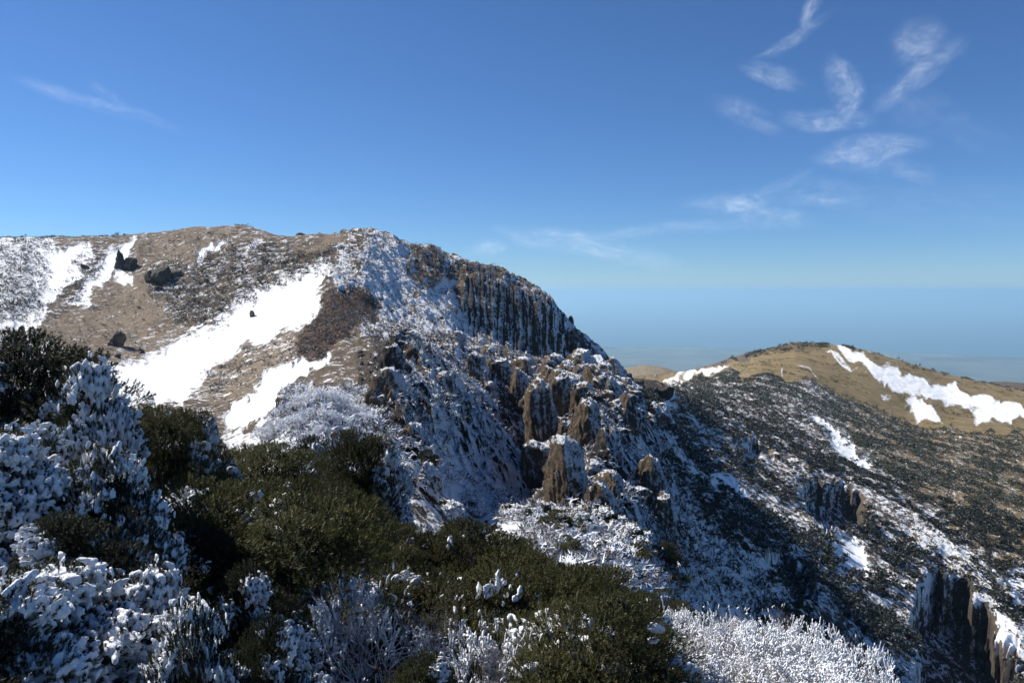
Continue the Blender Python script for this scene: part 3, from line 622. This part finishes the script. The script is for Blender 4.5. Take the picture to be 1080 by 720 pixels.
def tubes(segs, sides=4):
    """segs: rows of x0 y0 z0 x1 y1 z1 r0 r1"""
    S = np.array(segs, float); p0, p1 = S[:, :3], S[:, 3:6]; B = basis(p1 - p0, np.zeros(len(S)))
    a = np.arange(sides) * 6.283 / sides; ring = np.stack([np.cos(a), np.sin(a), 0 * a], 1)
    lo = np.einsum('nij,kj->nki', B, ring) * S[:, 6][:, None, None] + p0[:, None]; hi = np.einsum('nij,kj->nki', B, ring) * S[:, 7][:, None, None] + p1[:, None]
    Vv = np.concatenate([lo, hi], 1).reshape(-1, 3); i = np.arange(sides); j = (i + 1) % sides
    q = np.stack([i, j, j + sides, i + sides], 1); return Vv, (q[None] + (np.arange(len(S)) * 2 * sides)[:, None, None]).reshape(-1, 4)
LUMPS = []
for k in range(5):
    v, f = ico(2); v = v * (1 + .45 * perlin(v * 1.6 + k * 9)[:, None] + .25 * perlin(v * 3.7 + k * 5)[:, None]); LUMPS.append((v, f))
WD = np.array([.80, -.52, .12]); WD /= np.linalg.norm(WD)
def rime_arrays(r, P, size, stretch=1.9):
    out_v, out_f, off = [], [], 0
    n = len(P); pick = r.integers(0, 5, n)
    D = WD[None] + r.normal(size=(n, 3)) * .22; S = size * (.45 + 1.1 * r.random(n) ** 2)
    Sc = np.stack([S * r.uniform(.25, .6, n), S * r.uniform(.5, 1.2, n), S * stretch * r.uniform(.6, 1.3, n)], 1)
    for k in range(5):
        q = pick == k
        if not q.any(): continue
        B = basis(D[q], r.random(q.sum()) * .6 - .3); v, f = instance(LUMPS[k][0], LUMPS[k][1], P[q] + WD * (Sc[q, 2] * .5)[:, None], B, Sc[q])
        out_v.append(v); out_f.append(f + off); off += len(v)
    return np.concatenate(out_v), np.concatenate(out_f)

def crust(name, v, f, voxel, mat, parent, seed=0):
    """separate rime feathers grown together into one crust"""
    t = mesh_obj('tmp', v, f); md = t.modifiers.new('r', 'REMESH'); md.mode = 'VOXEL'; md.voxel_size = voxel
    dg = bpy.context.evaluated_depsgraph_get(); me = bpy.data.meshes.new_from_object(t.evaluated_get(dg))
    bpy.data.objects.remove(t); me.name = name; n = len(me.vertices); co = np.empty(n * 3, np.float32); me.vertices.foreach_get('co', co); co = co.reshape(-1, 3)
    nr = np.empty(n * 3, np.float32); me.vertices.foreach_get('normal', nr); nr = nr.reshape(-1, 3)
    q = co * [1, 1, 1] - np.outer(co @ WD, WD) * .6
    co = co + nr * (.007 * fbm(q * 38 + seed, 3, .6)[:, None] + .006 * perlin(q * 14)[:, None]); me.vertices.foreach_set('co', co.astype(np.float32).ravel())
    me.polygons.foreach_set('use_smooth', np.full(len(me.polygons), True)); me.materials.clear(); me.materials.append(mat); me.update()
    o = bpy.data.objects.new(name, me); COL.objects.link(o); o.parent = parent; return o
PROTO = {}
def fir_shrub(key, seed, rx, h, npads, per, rime=0.0, dark=False, lump=.035, needle=1.0, name='evergreen_shrub', rime_front=False):
    r = np.random.default_rng(seed); root = empty(name, (0, 0, 0))
    P, D, K, C = crown_points(r, npads, per, rx, h)
    S = r.uniform(.75, 1.3, len(P))[:, None] * np.ones(3) * needle
    v, f = instance(*SHOOT, P, basis(D, r.random(len(P)) * 6.28), S)
    mesh_obj('foliage', v, f, [M_needle_dark if dark else M_needle], root, smooth=False)
    segs = []
    for c in C:
        m_ = np.array([c[0] * .45, c[1] * .45, c[2] * .35]); segs.append([*(c * [.08, .08, 0]), *m_, .022 * rx, .013 * rx]); segs.append([*m_, *(c * .85), .013 * rx, .005])
        for t in range(5):
            e = c * .92 + r.normal(size=3) * [.14 * rx, .14 * rx, .05 * h]; segs.append([*(c * .8), *e, .006, .002])
    v, f = tubes(segs); mesh_obj('branches', v, f, [M_bark], root, smooth=True)
    if rime > 0:
        q = P / np.array([rx, rx, h]); sc = .5 * (q @ WD) + 1.3 * perlin(P * 2.0 / max(rx, .3) + seed) + .6 * perlin(P * 5.5 / max(rx, .3)) + .12 * r.random(len(P))
        thr = np.quantile(sc, 1 - rime); sel = sc > thr
        Pr = P[sel]
        if rime > .2:
            Pr = np.concatenate([Pr, Pr + r.normal(size=Pr.shape) * lump * .7, Pr + r.normal(size=Pr.shape) * lump * .9]); v, f = rime_arrays(r, Pr, lump * .62); crust('rime', v, f, .0095, M_rime, root, seed)
        else:
            v, f = rime_arrays(r, Pr, lump); mesh_obj('rime', v, f, [M_rime], root, smooth=True)
    PROTO[key] = [root, False, rx * 1.05, h * 1.02]; return root
def twig_segments(r, rx, h, stems=9, depth=5, spread=.5, gnarl=.3, tl=(.15, 1.15)):
    segs = []
    def grow(p, d, L, rad, k):
        n = 2
        for _ in range(n):
            d2 = d + r.normal(size=3) * gnarl * .5; d2 /= np.linalg.norm(d2); e = p + d2 * L / n
            segs.append([*p, *e, rad, rad * .85]); p, d, rad = e, d2, rad * .85
        if k:
            for _ in range(2 + (r.random() < .55)):
                d3 = d + r.normal(size=3) * spread + np.array([0, 0, .08]); d3 /= np.linalg.norm(d3); grow(p, d3, L * r.uniform(.62, .85), rad * .66, k - 1)
    for s_ in range(stems):
        a = r.random() * 6.283; tilt = r.uniform(*tl); d = np.array([math.cos(a) * math.sin(tilt), math.sin(a) * math.sin(tilt), math.cos(tilt)])
        grow(np.array([math.cos(a), math.sin(a), 0]) * .12 * rx, d, .34 * h / (.45 + .55 * math.cos(tilt)), .016 * h + .003, depth)
    S = np.array(segs); k = np.abs(S[:, :2]).max() ; 
    S[:, [0, 1, 3, 4]] *= rx / max(np.quantile(np.hypot(S[:, 3], S[:, 4]), .95), .01); S[:, [2, 5]] *= h / max(np.quantile(S[:, 5], .97), .01)
    return S
def twig_bush(key, seed, rx, h, rime=.6, stems=9, depth=4, thick=1.0, name='bare_shrub', spread=.5, tl=(.15, 1.15)):
    r = np.random.default_rng(seed); root = empty(name, (0, 0, 0)); S = twig_segments(r, rx, h, stems, depth, spread, tl=tl)
    S[:, 6:8] *= 1.0 + .5 * (rime > .3); v, f = tubes(S); mesh_obj('branches', v, f, [M_twig], root)
    if rime > 0:
        mid_ = (S[:, :3] + S[:, 3:6]) / 2; fine = (S[:, 6] < np.quantile(S[:, 6], .93)); sc = perlin(mid_ * 3 / rx + seed) + .5 * r.random(len(S)); sel = fine & (sc > np.quantile(sc, 1 - rime))
        T = S[sel].copy(); ln = np.linalg.norm(T[:, 3:6] - T[:, :3], axis=1)
        out_v, out_f, off = [], [], 0
        Pm = (T[:, :3] + T[:, 3:6]) / 2 + WD * .006 * thick; n = len(T)
        Sc = np.stack([.011 * thick * r.uniform(.6, 1.5, n), .011 * thick * r.uniform(.6, 1.5, n), ln * .62], 1); pk = r.integers(0, 5, n)
        for k in range(5):
            q = pk == k
            if q.any():
                vv, ff = instance(LUMPS[k][0], LUMPS[k][1], Pm[q], basis(T[q, 3:6] - T[q, :3], r.random(q.sum()) * 6), Sc[q]); out_v.append(vv); out_f.append(ff + off); off += len(vv)
        mesh_obj('rime', np.concatenate(out_v), np.concatenate(out_f), [M_rime], root)
    PROTO[key] = [root, False, rx, h]; return root
def put(key, px, d, sc, label, group=None, rz=None, py=None, sz=None, cat='shrub', sink=.06, hw=None, top=None):
    if top and hw:
        v = pix_dir(px, py or 560); k = d / math.hypot(v[0], v[1]); t_ = pix_dir(px, top)
        ratio = (t_[2] / math.hypot(t_[0], t_[1]) * d - ground(v[0] * k, v[1] * k)) / PROTO[key][3] / (hw * d / F / PROTO[key][2])
        if ratio > 1.35: key = {'fir_near': 'fir_tall', 'fir_rimed': 'fir_tall', 'fir_crusted': 'fir_crust_tall', 'fir_crusted_b': 'fir_crust_tall', 'fir_a': 'fir_green_tall', 'fir_b': 'fir_green_tall'}.get(key, key)
    root, used, prx, ph = PROTO[key]
    o = copy_tree(root) if used else root; PROTO[key][1] = True
    v = pix_dir(px, py or 560); k = d / math.hypot(v[0], v[1]); x, y = v[0] * k, v[1] * k
    z = ground(x, y)
    if hw: sc = hw * d / F / prx
    if top:
        t_ = pix_dir(px, top); zt = t_[2] / math.hypot(t_[0], t_[1]) * d; sz = max((zt - z + sink * sc) / ph, .45 * sc); z = zt - sz * ph + sink * sc
    o.location = (x, y, z - sink * sc); o.scale = (sc, sc, sz or sc); o.rotation_euler = (random.uniform(-.06, .06), random.uniform(-.06, .06), rz if rz is not None else 0)
    return tag(o, label, cat, group)

#@@PLANTS
fir_shrub('fir_a', 11, 1.0, 1.15, 24, 160, rime=.03)
fir_shrub('fir_b', 12, 1.1, 1.0, 26, 150, rime=.02)
fir_shrub('fir_c', 13, .9, 1.3, 24, 160, rime=.05)
fir_shrub('fir_rimed', 14, .9, .9, 24, 150, rime=.34, lump=.045)
fir_shrub('fir_crusted', 15, .8, .8, 26, 130, rime=.68, lump=.045, dark=True, name='rime_covered_fir')
fir_shrub('fir_near', 16, .9, .9, 30, 170, rime=.40, lump=.045, dark=True, name='rime_covered_fir')
fir_shrub('fir_crusted_b', 17, .7, .6, 26, 120, rime=.7, lump=.036, dark=True, name='rime_covered_fir')
fir_shrub('fir_tall', 18, .9, 1.5, 46, 170, rime=.24, lump=.042, dark=True, name='rime_covered_fir')
fir_shrub('fir_crust_tall', 19, .8, 1.35, 44, 130, rime=.58, lump=.042, dark=True, name='rime_covered_fir')
fir_shrub('fir_green_tall', 20, .9, 1.6, 44, 150, rime=.03)
twig_bush('twig_white', 21, .6, .6, rime=.8, stems=13, depth=5, thick=.7)
twig_bush('twig_grey', 22, .7, .6, rime=.2, stems=13, depth=5, thick=.55)
twig_bush('twig_mat', 23, .9, .6, rime=.46, stems=17, depth=5, thick=.8, spread=.7, tl=(.5, 1.45), name='rimed_brush')
twig_bush('twig_mat_b', 24, .9, .55, rime=.36, stems=17, depth=5, thick=.95, spread=.7, tl=(.5, 1.45), name='rimed_brush')
# hand placed plants of the near slope: prototype, direction, distance, size, label
G1 = None
near = [
 ('fir_tall', 35, 7.2, 95, 364, 'tall dark fir with a bare green top at the upper left', 3.4),
 ('fir_crust_tall', 106, 6.5, 50, 396, 'white crusted fir sloping down beside the snowy bowl', .3),
 ('fir_tall', -45, 5.4, 80, 395, 'dark fir cut by the picture edge below the tall fir', 1.2),
 ('fir_crust_tall', 14, 4.9, 66, 470, 'broad fir with flat rime plates in the middle of the left side', .5),
 ('fir_crusted_b', 118, 4.8, 66, 490, 'low fir with stepped white rime combs', 2.2),
 ('fir_green_tall', 178, 9.6, 58, 424, 'rounded dark green fir just right of the crusted firs', 1.0),
 ('fir_rimed', 226, 10.5, 30, 446, 'small rime capped fir between two dark green ones', .3),
 ('fir_b', 285, 13.0, 70, 464, 'dark green fir below the snow field corner', 2.0),
 ('fir_rimed', 242, 8.5, 44, 515, 'half rimed shrub in the dark hollow', 1.5),
 ('fir_green_tall', 372, 15.0, 50, 450, 'pointed dark fir under the blue rime hump', .7),
 ('fir_rimed', 338, 16.5, 42, 470, 'rime laden shrub behind the pointed dark fir', .1),
 ('fir_crusted', 412, 17.0, 30, 478, 'white shrub on the edge of the shaded gully', .2),
 ('fir_crusted', 52, 3.1, 118, 616, 'big bluish rime dome at the lower left', .2),
 ('fir_crusted_b', -30, 2.8, 105, 640, 'scaly rime dome in the bottom left corner', 1.9),
 ('fir_crusted_b', 140, 3.3, 66, 612, 'bright rime crest right of the big rime dome', .1),
 ('fir_near', 272, 4.4, 58, 604, 'green fir tip carrying upright white ice flags', .1),
 ('fir_crusted_b', 196, 2.7, 70, 664, 'white lumpy shrub at the bottom edge', 2.9),
 ('fir_near', 282, 3.3, 62, 672, 'dark sprig with drooping rime at the bottom edge', .9),
 ('fir_rimed', 205, 5.6, 62, 566, 'shaded green shrub with snow scraps beside the ice flags', 4.1),
 ('fir_near', 70, 4.0, 80, 555, 'dark branchy fir between the rime plates and the rime dome', 4.6),
 ('twig_white', 338, 6.2, 66, 606, 'frosted coral like bush with white tips', .3),
 ('twig_grey', 395, 5.4, 90, 618, 'grey leafless bush in shade at the bottom', 1.1),
 ('twig_white', 465, 8.0, 42, 622, 'bare bush with a few curling white twigs', 2.1),
 ('twig_grey', 450, 6.2, 85, 640, 'dark tangle of bare stems below the curling white twigs', 3.1),
 ('twig_grey', 540, 5.0, 90, 672, 'low brown tangle beside the bottom edge', .2),
 ('fir_crusted_b', 500, 5.4, 40, 684, 'small snow lump shrub at the bottom edge', .5),
 ('fir_rimed', 455, 4.6, 55, 694, 'snow dusted sprig under the dark tangle', .5),
]
for key, px, d, hw, top, lab, rz in near:
    put(key, px, d, 1, lab, rz=rz, hw=hw, top=top, py=600)
# matted evergreens
fill = [(310, 9.0), (360, 10.5), (420, 14.5), (455, 16), (500, 17.5), (540, 19), (580, 20), (620, 20.5), (665, 21), (270, 10), (230, 11), (400, 11.5), (450, 12.5), (500, 13.5), (550, 15), (600, 16.5), (650, 18),
        (700, 19.5), (330, 8), (380, 8.8), (500, 10.3), (545, 11.5), (590, 13), (640, 14.5), (690, 16), (560, 9), (600, 10), (650, 11.5), (690, 13), (480, 15.4), (700, 17.2), (720, 21), (620, 8.6), (665, 9.6), (200, 13), (160, 12), (320, 12), (530, 16.6), (590, 7.2), (640, 7.6), (545, 7.4), (700, 8.2), (690, 10.8), (600, 5.8), (660, 6.2), (500, 8.6), (450, 9.8), (410, 9.2), (735, 9), (560, 6.2), (630, 5.0), (240, 6.6), (290, 7.0), (330, 8.4), (305, 6.0), (380, 7.6), (425, 8.2), (250, 9.2), (210, 8.0), (375, 9.8), (520, 7.0), (150, 9.0), (350, 14.5), (400, 13), (440, 14), (480, 17), (520, 15.5), (560, 17.5), (600, 19), (640, 20.5), (620, 12.5), (570, 14), (530, 12.3), (480, 11.6), (430, 10.8), (360, 12.6), (300, 10.4), (640, 9.8), (590, 8.4), (540, 9.6), (340, 10)]
for k, (px, d) in enumerate(fill):
    if px > 655 and d < 15.5: continue
    s_ = .62 + .42 * random.random()
    if k % 8 == 5 and d < 14:
        put('twig_grey', px, d, s_, 'bare grey bush tangled between the dark firs', 'bare bushes between the dark firs', rz=random.uniform(-.8, .8), sz=s_ * 1.6); continue
    if k % 5 == 3:
        put('fir_rimed', px, d, s_ * .9, 'green shrub speckled with rime among the dark firs', 'rime speckled shrubs among the dark firs', rz=random.uniform(-.8, .8), sz=s_ * 1.1); continue
    put(('fir_a', 'fir_b', 'fir_c')[k % 3], px + random.uniform(-8, 8), d, s_, 'dark green fir matted into its neighbours on the near slope', 'dark firs matted over the near slope', rz=random.uniform(0, 6.28), sz=s_ * random.uniform(.9, 1.35))
# snowy brush lower right
mat_ = [(712, 15.5, 628), (745, 15.8, 632), (780, 15.5, 638), (815, 15, 646), (850, 14.6, 655), (878, 14.2, 668), (905, 13.8, 686), (725, 13, 645), (765, 13.2, 650), (805, 12.8, 660), (845, 12.4, 672), (885, 12, 690), (920, 12.2, 704),
        (735, 10.6, 668), (778, 10.8, 672), (820, 10.5, 684), (862, 10.2, 694), (745, 8.8, 690), (795, 8.8, 694), (840, 8.8, 704), (700, 10.5, 668), (708, 8.6, 690), (888, 9.6, 708)]
words = ['on the crest beside the green firs', 'low on the bottom edge']
for k, (px, d, top) in enumerate(mat_):
    if k % 5 == 3:
        put('twig_grey', px, d, 1, 'bare brown bush poking out of the rimed brush at the lower right', 'bare brown bushes in the rimed brush', rz=k * 1.1, hw=random.uniform(.8, 1.1) * 560 / d, top=top - random.uniform(0, 10), py=690); continue
    put(('twig_mat', 'twig_mat_b')[k % 2], px, d, 1, 'low twiggy brush loaded with sunlit rime at the lower right', 'rime loaded brush at the lower right', rz=random.uniform(-.7, .7), hw=random.uniform(.9, 1.15) * 640 / d, top=top + 9 + random.uniform(-12, 16), py=690)
# rimed shrubs beyond the near edge
far_sh = [(585, 565, 'fir_rimed', 1.4), (612, 560, 'fir_rimed', 1.3), (640, 558, 'fir_rimed', 1.5), (600, 590, 'fir_crusted', 1.2), (640, 590, 'fir_crusted', 1.5), (668, 575, 'fir_rimed', 1.4), (676, 600, 'fir_crusted', 1.4), (560, 552, 'fir_crusted', 1.2),
          (540, 548, 'fir_crusted', 1.1), (700, 600, 'fir_crusted', 1.5), (655, 612, 'fir_rimed', 1.0), (500, 545, 'fir_crusted', 1.1), (712, 625, 'fir_crusted', 1.2), (470, 545, 'fir_crusted', 1.2), (625, 612, 'fir_crusted', 1.1), (450, 500, 'fir_rimed', 1.2), (448, 455, 'fir_rimed', 1.2)]
for k, (px, py, key, s_) in enumerate(far_sh):
    if k % 3 == 0:
        d = hit(px, py, 30); put('fir_c', px, d, s_ * d / 52, 'green shrub among rimed ones on the shelf below the brown crags', 'green shrubs on the shelf below the crags', rz=k * 1.3, py=py); continue
    d = hit(px, py, 30); put(key, px, d, s_ * d / 45, 'rime dusted shrub on the snowy shelf below the brown crags', 'rime dusted shrubs on the shelf below the crags', rz=random.uniform(-.5, .5), py=py)
hump = [(303, 440), (318, 432), (332, 426), (346, 428), (360, 434), (375, 442), (325, 448), (345, 450), (365, 456), (310, 456), (335, 466), (385, 452), (292, 458), (278, 466)]
for k, (px, py) in enumerate(hump):
    d = hit(px, py, 40, 130); put(('twig_mat', 'twig_white')[k % 2], px, d, d / 36 * (1.4 if k % 2 else 1.0), 'blue shaded bush thick with rime below the snow field', 'rime thick bushes below the snow field', rz=random.uniform(-.5, .5), py=py, sz=d / 30)

# ------------------------------------------------------------------ slope shrubs
def clump_arrays(seed, n=42):
    r = np.random.default_rng(seed); P, D, K, C = crown_points(r, 6, n // 6 * 1, 1, .9, .7)
    v, f = instance(*TUFT, P, basis(D, r.random(len(P)) * 6.28), np.full((len(P), 3), 5.0)); return v, f
CL = [clump_arrays(50 + k) for k in range(4)]
def clump_spiky(seed, n=6, wide=1.0):
    r = np.random.default_rng(seed); T_ = shoot_template(6, .05, .075, .020 * wide, seed, 1.1); P = r.normal(size=(n, 3)) * [.38, .38, .2] + [0, 0, .3]; D = P * [1.2, 1.2, .8] + r.normal(size=(n, 3)) * .3 + [0, 0, .3]
    return instance(*T_, P, basis(D, r.random(n) * 6.28), np.full((n, 3), 7.0))
def clump_small(seed):
    r = np.random.default_rng(seed); v, f = ico(2); v = v * (1 + .45 * perlin(v * 2.3 + seed)[:, None] + .25 * r.random((len(v), 1))); v[:, 2] = v[:, 2] * .7 + .25; return v, f
CS = [clump_spiky(70 + k, 8, 1.3) for k in range(6)]; CT = [clump_spiky(90 + k, 5, .8) for k in range(6)]
slope = poly([(665, 412), (700, 408), (760, 396), (820, 396), (850, 402), (900, 424), (960, 448), (1080, 462), (1250, 470), (1300, 1400), (700, 1400), (700, 560), (690, 470)], 3, 110, 1000)
slope = slope * (1 - np.clip(dark * 1.6, 0, 1))
dens = np.clip(perlin(np.stack([XG.ravel() / 24, YG.ravel() / 30, YG.ravel() * 0], 1)) * 1.5 + .6, .05, 1.6).reshape(XG.shape) * np.clip(1.25 - snow, .1, 1)
ids = scatter(slope * dens, 17000, 110, 1000, 1 / RG ** .9, 8)
order = np.argsort(Rf[ids]); ids = ids[order]
pxs, pys = w2pix(V[ids, 0], V[ids, 1], V[ids, 2])
inview = (pxs < 1085) & (pys < 725); seen_near = ids[inview][:290]; rest = np.setdiff1d(ids, seen_near)
pm = [mesh_obj('shrub_leaves', v, f, [M_slope_clean], smooth=False, link=False).data for v, f in CL]
for k, i in enumerate(seen_near):
    o = bpy.data.objects.new('slope_shrub', pm[k % 4]); COL.objects.link(o); s_ = random.uniform(.7, 1.5)
    o.location = V[i] - [0, 0, .2]; o.scale = (s_, s_, s_ * .8); o.rotation_euler = (0, 0, random.uniform(0, 6.28))
    tag(o, 'dark evergreen shrub on the steep scrubby slope', 'shrub', 'evergreen shrubs on the steep slope')
def merged(name, ids, T, smin, smax, mat, label, seed, flat=.8, sink=.15):
    r = np.random.default_rng(seed); vs, fs, off = [], [], 0; pk = r.integers(0, len(T), len(ids))
    for k in range(len(T)):
        q = ids[pk == k]; n = len(q)
        if not n: continue
        S = (smin + (smax - smin) * r.random(n) ** 1.6)[:, None] * np.array([1, 1, flat]) * r.uniform(.7, 1.3, (n, 3))
        B = basis(np.tile([[0., .0, 1.]], (n, 1)) + r.normal(size=(n, 3)) * .12, r.random(n) * 6.28); P_ = V[q] - np.array([0, 0, 1.]) * S[:, 2:] * sink
        v, f = instance(T[k][0], T[k][1], P_, B, S); vs.append(v); fs.append(f + off); off += len(v)
    o = mesh_obj(name, np.concatenate(vs), np.concatenate(fs), [mat], smooth=False); return tag(o, label, name.replace('_', ' '), kind='stuff')
nearer = rest[Rf[rest] < 420]; farther = rest[Rf[rest] >= 420]
merged('slope_scrub', nearer, CL, .8, 2.5, M_slope, 'dark evergreen scrub mottling the steep slope', 1)
merged('distant_scrub', farther, CS, 1.0, 3.4, M_slope, 'dark scrub over the far side of the steep slope', 2)
# bare grey scrub in the bowl and on the summit
bowl = np.maximum.reduce([poly([(160, 290), (225, 262), (345, 262), (345, 288), (290, 308), (238, 335), (190, 345), (165, 320)], 6, 100, 470), .8 * poly([(-150, 254), (52, 254), (50, 340), (-150, 350)], 5, 150, 470),
                         poly([(312, 352), (345, 316), (375, 306), (398, 320), (392, 340), (366, 352), (338, 382), (312, 382)], 5, 100, 400), .9 * poly([(395, 250), (480, 275), (560, 305), (545, 325), (480, 330), (440, 300)], 5, 100, 420),
                         .6 * poly([(85, 262), (120, 262), (98, 300), (75, 325), (60, 320)], 4, 150, 470), .6 * poly([(140, 256), (262, 243), (232, 262), (150, 285)], 4, 150, 470), .16 * poly([(20, 347), (124, 285), (150, 292), (175, 325), (200, 345), (120, 398), (60, 366)], 4, 100, 470), .25 * poly([(205, 395), (262, 372), (335, 340), (352, 356), (285, 398), (235, 432)], 4, 80, 470), .4 * poly([(350, 262), (400, 250), (470, 300), (480, 380), (400, 385)], 4, 150, 400)])
ids = scatter(bowl, 11000, 100, 470, 1 / RG, 9)
merged('grey_scrub', ids, CT, .35, 1.5, M_scrub, 'bare grey brown scrub with rime on the bowl and summit', 3, .9)
bd = np.maximum(poly([(160, 290), (225, 262), (345, 262), (345, 288), (290, 308), (238, 335), (190, 345), (165, 320)], 6, 100, 470), .75 * poly([(-150, 254), (52, 254), (50, 335), (-150, 345)], 5, 150, 470)); bd = np.maximum(bd, .5 * poly([(85, 262), (120, 262), (98, 300), (75, 325), (60, 320)], 4, 150, 470))
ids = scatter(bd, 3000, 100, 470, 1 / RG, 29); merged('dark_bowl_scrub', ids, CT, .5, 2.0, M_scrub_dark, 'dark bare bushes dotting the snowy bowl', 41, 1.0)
rim = ((np.abs(R - 428) < 8)[:, None] & (PXF < 135)).astype(float); ids = scatter(rim, 160, 400, 450, None, 4)
merged('rim_scrub', ids, CS, .6, 1.7, M_slope_clean, 'dark scrub lining the snowy rim', 4, .8)
hillm = np.maximum(poly([(805, 366), (845, 358), (880, 362), (850, 365)], 2, 1200, 1400), poly([(760, 384), (800, 370), (830, 364), (835, 368), (790, 380)], 2, 1150, 1400)); 
hillm = np.maximum(hillm, 3 * poly([(862, 362), (895, 361), (898, 367), (870, 368)], 1, 1200, 1400))
hillm = np.maximum(hillm, .5 * poly([(900, 366), (960, 382), (1080, 412), (1080, 416), (950, 384)], 1, 1200, 1400))
ids = scatter(hillm, 520, 1150, 1400, None, 5); merged('hilltop_scrub', ids, CS, 2.0, 5.5, M_slope_clean, 'dark scrub on the crest of the golden hill', 5, .8)

# rimed scrub over the spurs and the shaded flank
dkm = 1 - np.clip(dark, 0, .9)
rs = np.maximum(poly([(395, 400), (480, 390), (640, 400), (700, 440), (760, 560), (830, 660), (705, 640), (600, 580), (540, 565), (480, 530), (400, 490)], 5, 50, 300), .35 * poly([(345, 262), (400, 248), (440, 275), (480, 350), (470, 385), (400, 380), (352, 300)], 5, 100, 380))
rs = np.maximum(rs, 1.2 * poly([(560, 540), (700, 560), (720, 640), (600, 610), (540, 580)], 5, 25, 90)); rs = np.maximum(rs, poly([(300, 420), (400, 420), (440, 530), (300, 520)], 5, 25, 130))
ids = scatter(rs * dkm, 6500, 26, 380, 1 / RG ** 1.1, 19)
M_scrub_rime = leaf_material('rimed_scrub_twigs', (.075, .062, .055), (.055, .048, .046), (.12, .095, .075), rime=1.0, transl=.0)
merged('rimed_scrub', ids, CT, .3, 1.2, M_scrub_rime, 'frosted scrub clinging to the shaded spurs and gullies', 31, .9)
dk = poly([(395, 380), (480, 372), (640, 398), (700, 430), (720, 600), (600, 560), (560, 540), (500, 480), (400, 470)], 4, 55, 300) * np.clip(perlin(flat / 12).reshape(px0.shape) * 2 + .3, 0, 1)
dk = np.maximum(dk, .8 * poly([(425, 262), (480, 272), (600, 345), (590, 390), (500, 380), (450, 320)], 4, 150, 380)); ids = scatter(dk, 2600, 50, 380, 1 / RG ** 1.1, 23)
merged('spur_scrub', ids, CT, .3, 1.4, M_scrub, 'dark bare scrub between the rocks of the spurs', 33, .9)
for key, pr in PROTO.items():
    if not pr[1]:
        for ch in list(pr[0].children): bpy.data.objects.remove(ch)
        bpy.data.objects.remove(pr[0])
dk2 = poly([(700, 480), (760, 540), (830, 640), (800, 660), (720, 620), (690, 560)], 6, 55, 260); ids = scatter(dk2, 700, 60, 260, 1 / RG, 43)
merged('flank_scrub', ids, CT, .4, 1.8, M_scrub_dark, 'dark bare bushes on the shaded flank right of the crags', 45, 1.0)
hb = poly([(700, 402), (770, 388), (842, 362), (900, 366), (1080, 416), (1250, 440), (1250, 462), (1080, 458), (960, 446), (900, 422), (850, 402)], 3, 860, 1400) * np.clip(perlin(flat / 40).reshape(px0.shape) * 2 + .25, .04, 1) * (snow < .6)
ids = scatter(hb, 900, 860, 1400, None, 61); merged('hill_scrub', ids, CT, 1.2, 4.2, M_slope_clean, 'low dark bushes sprinkled over the golden hill', 62, .7)
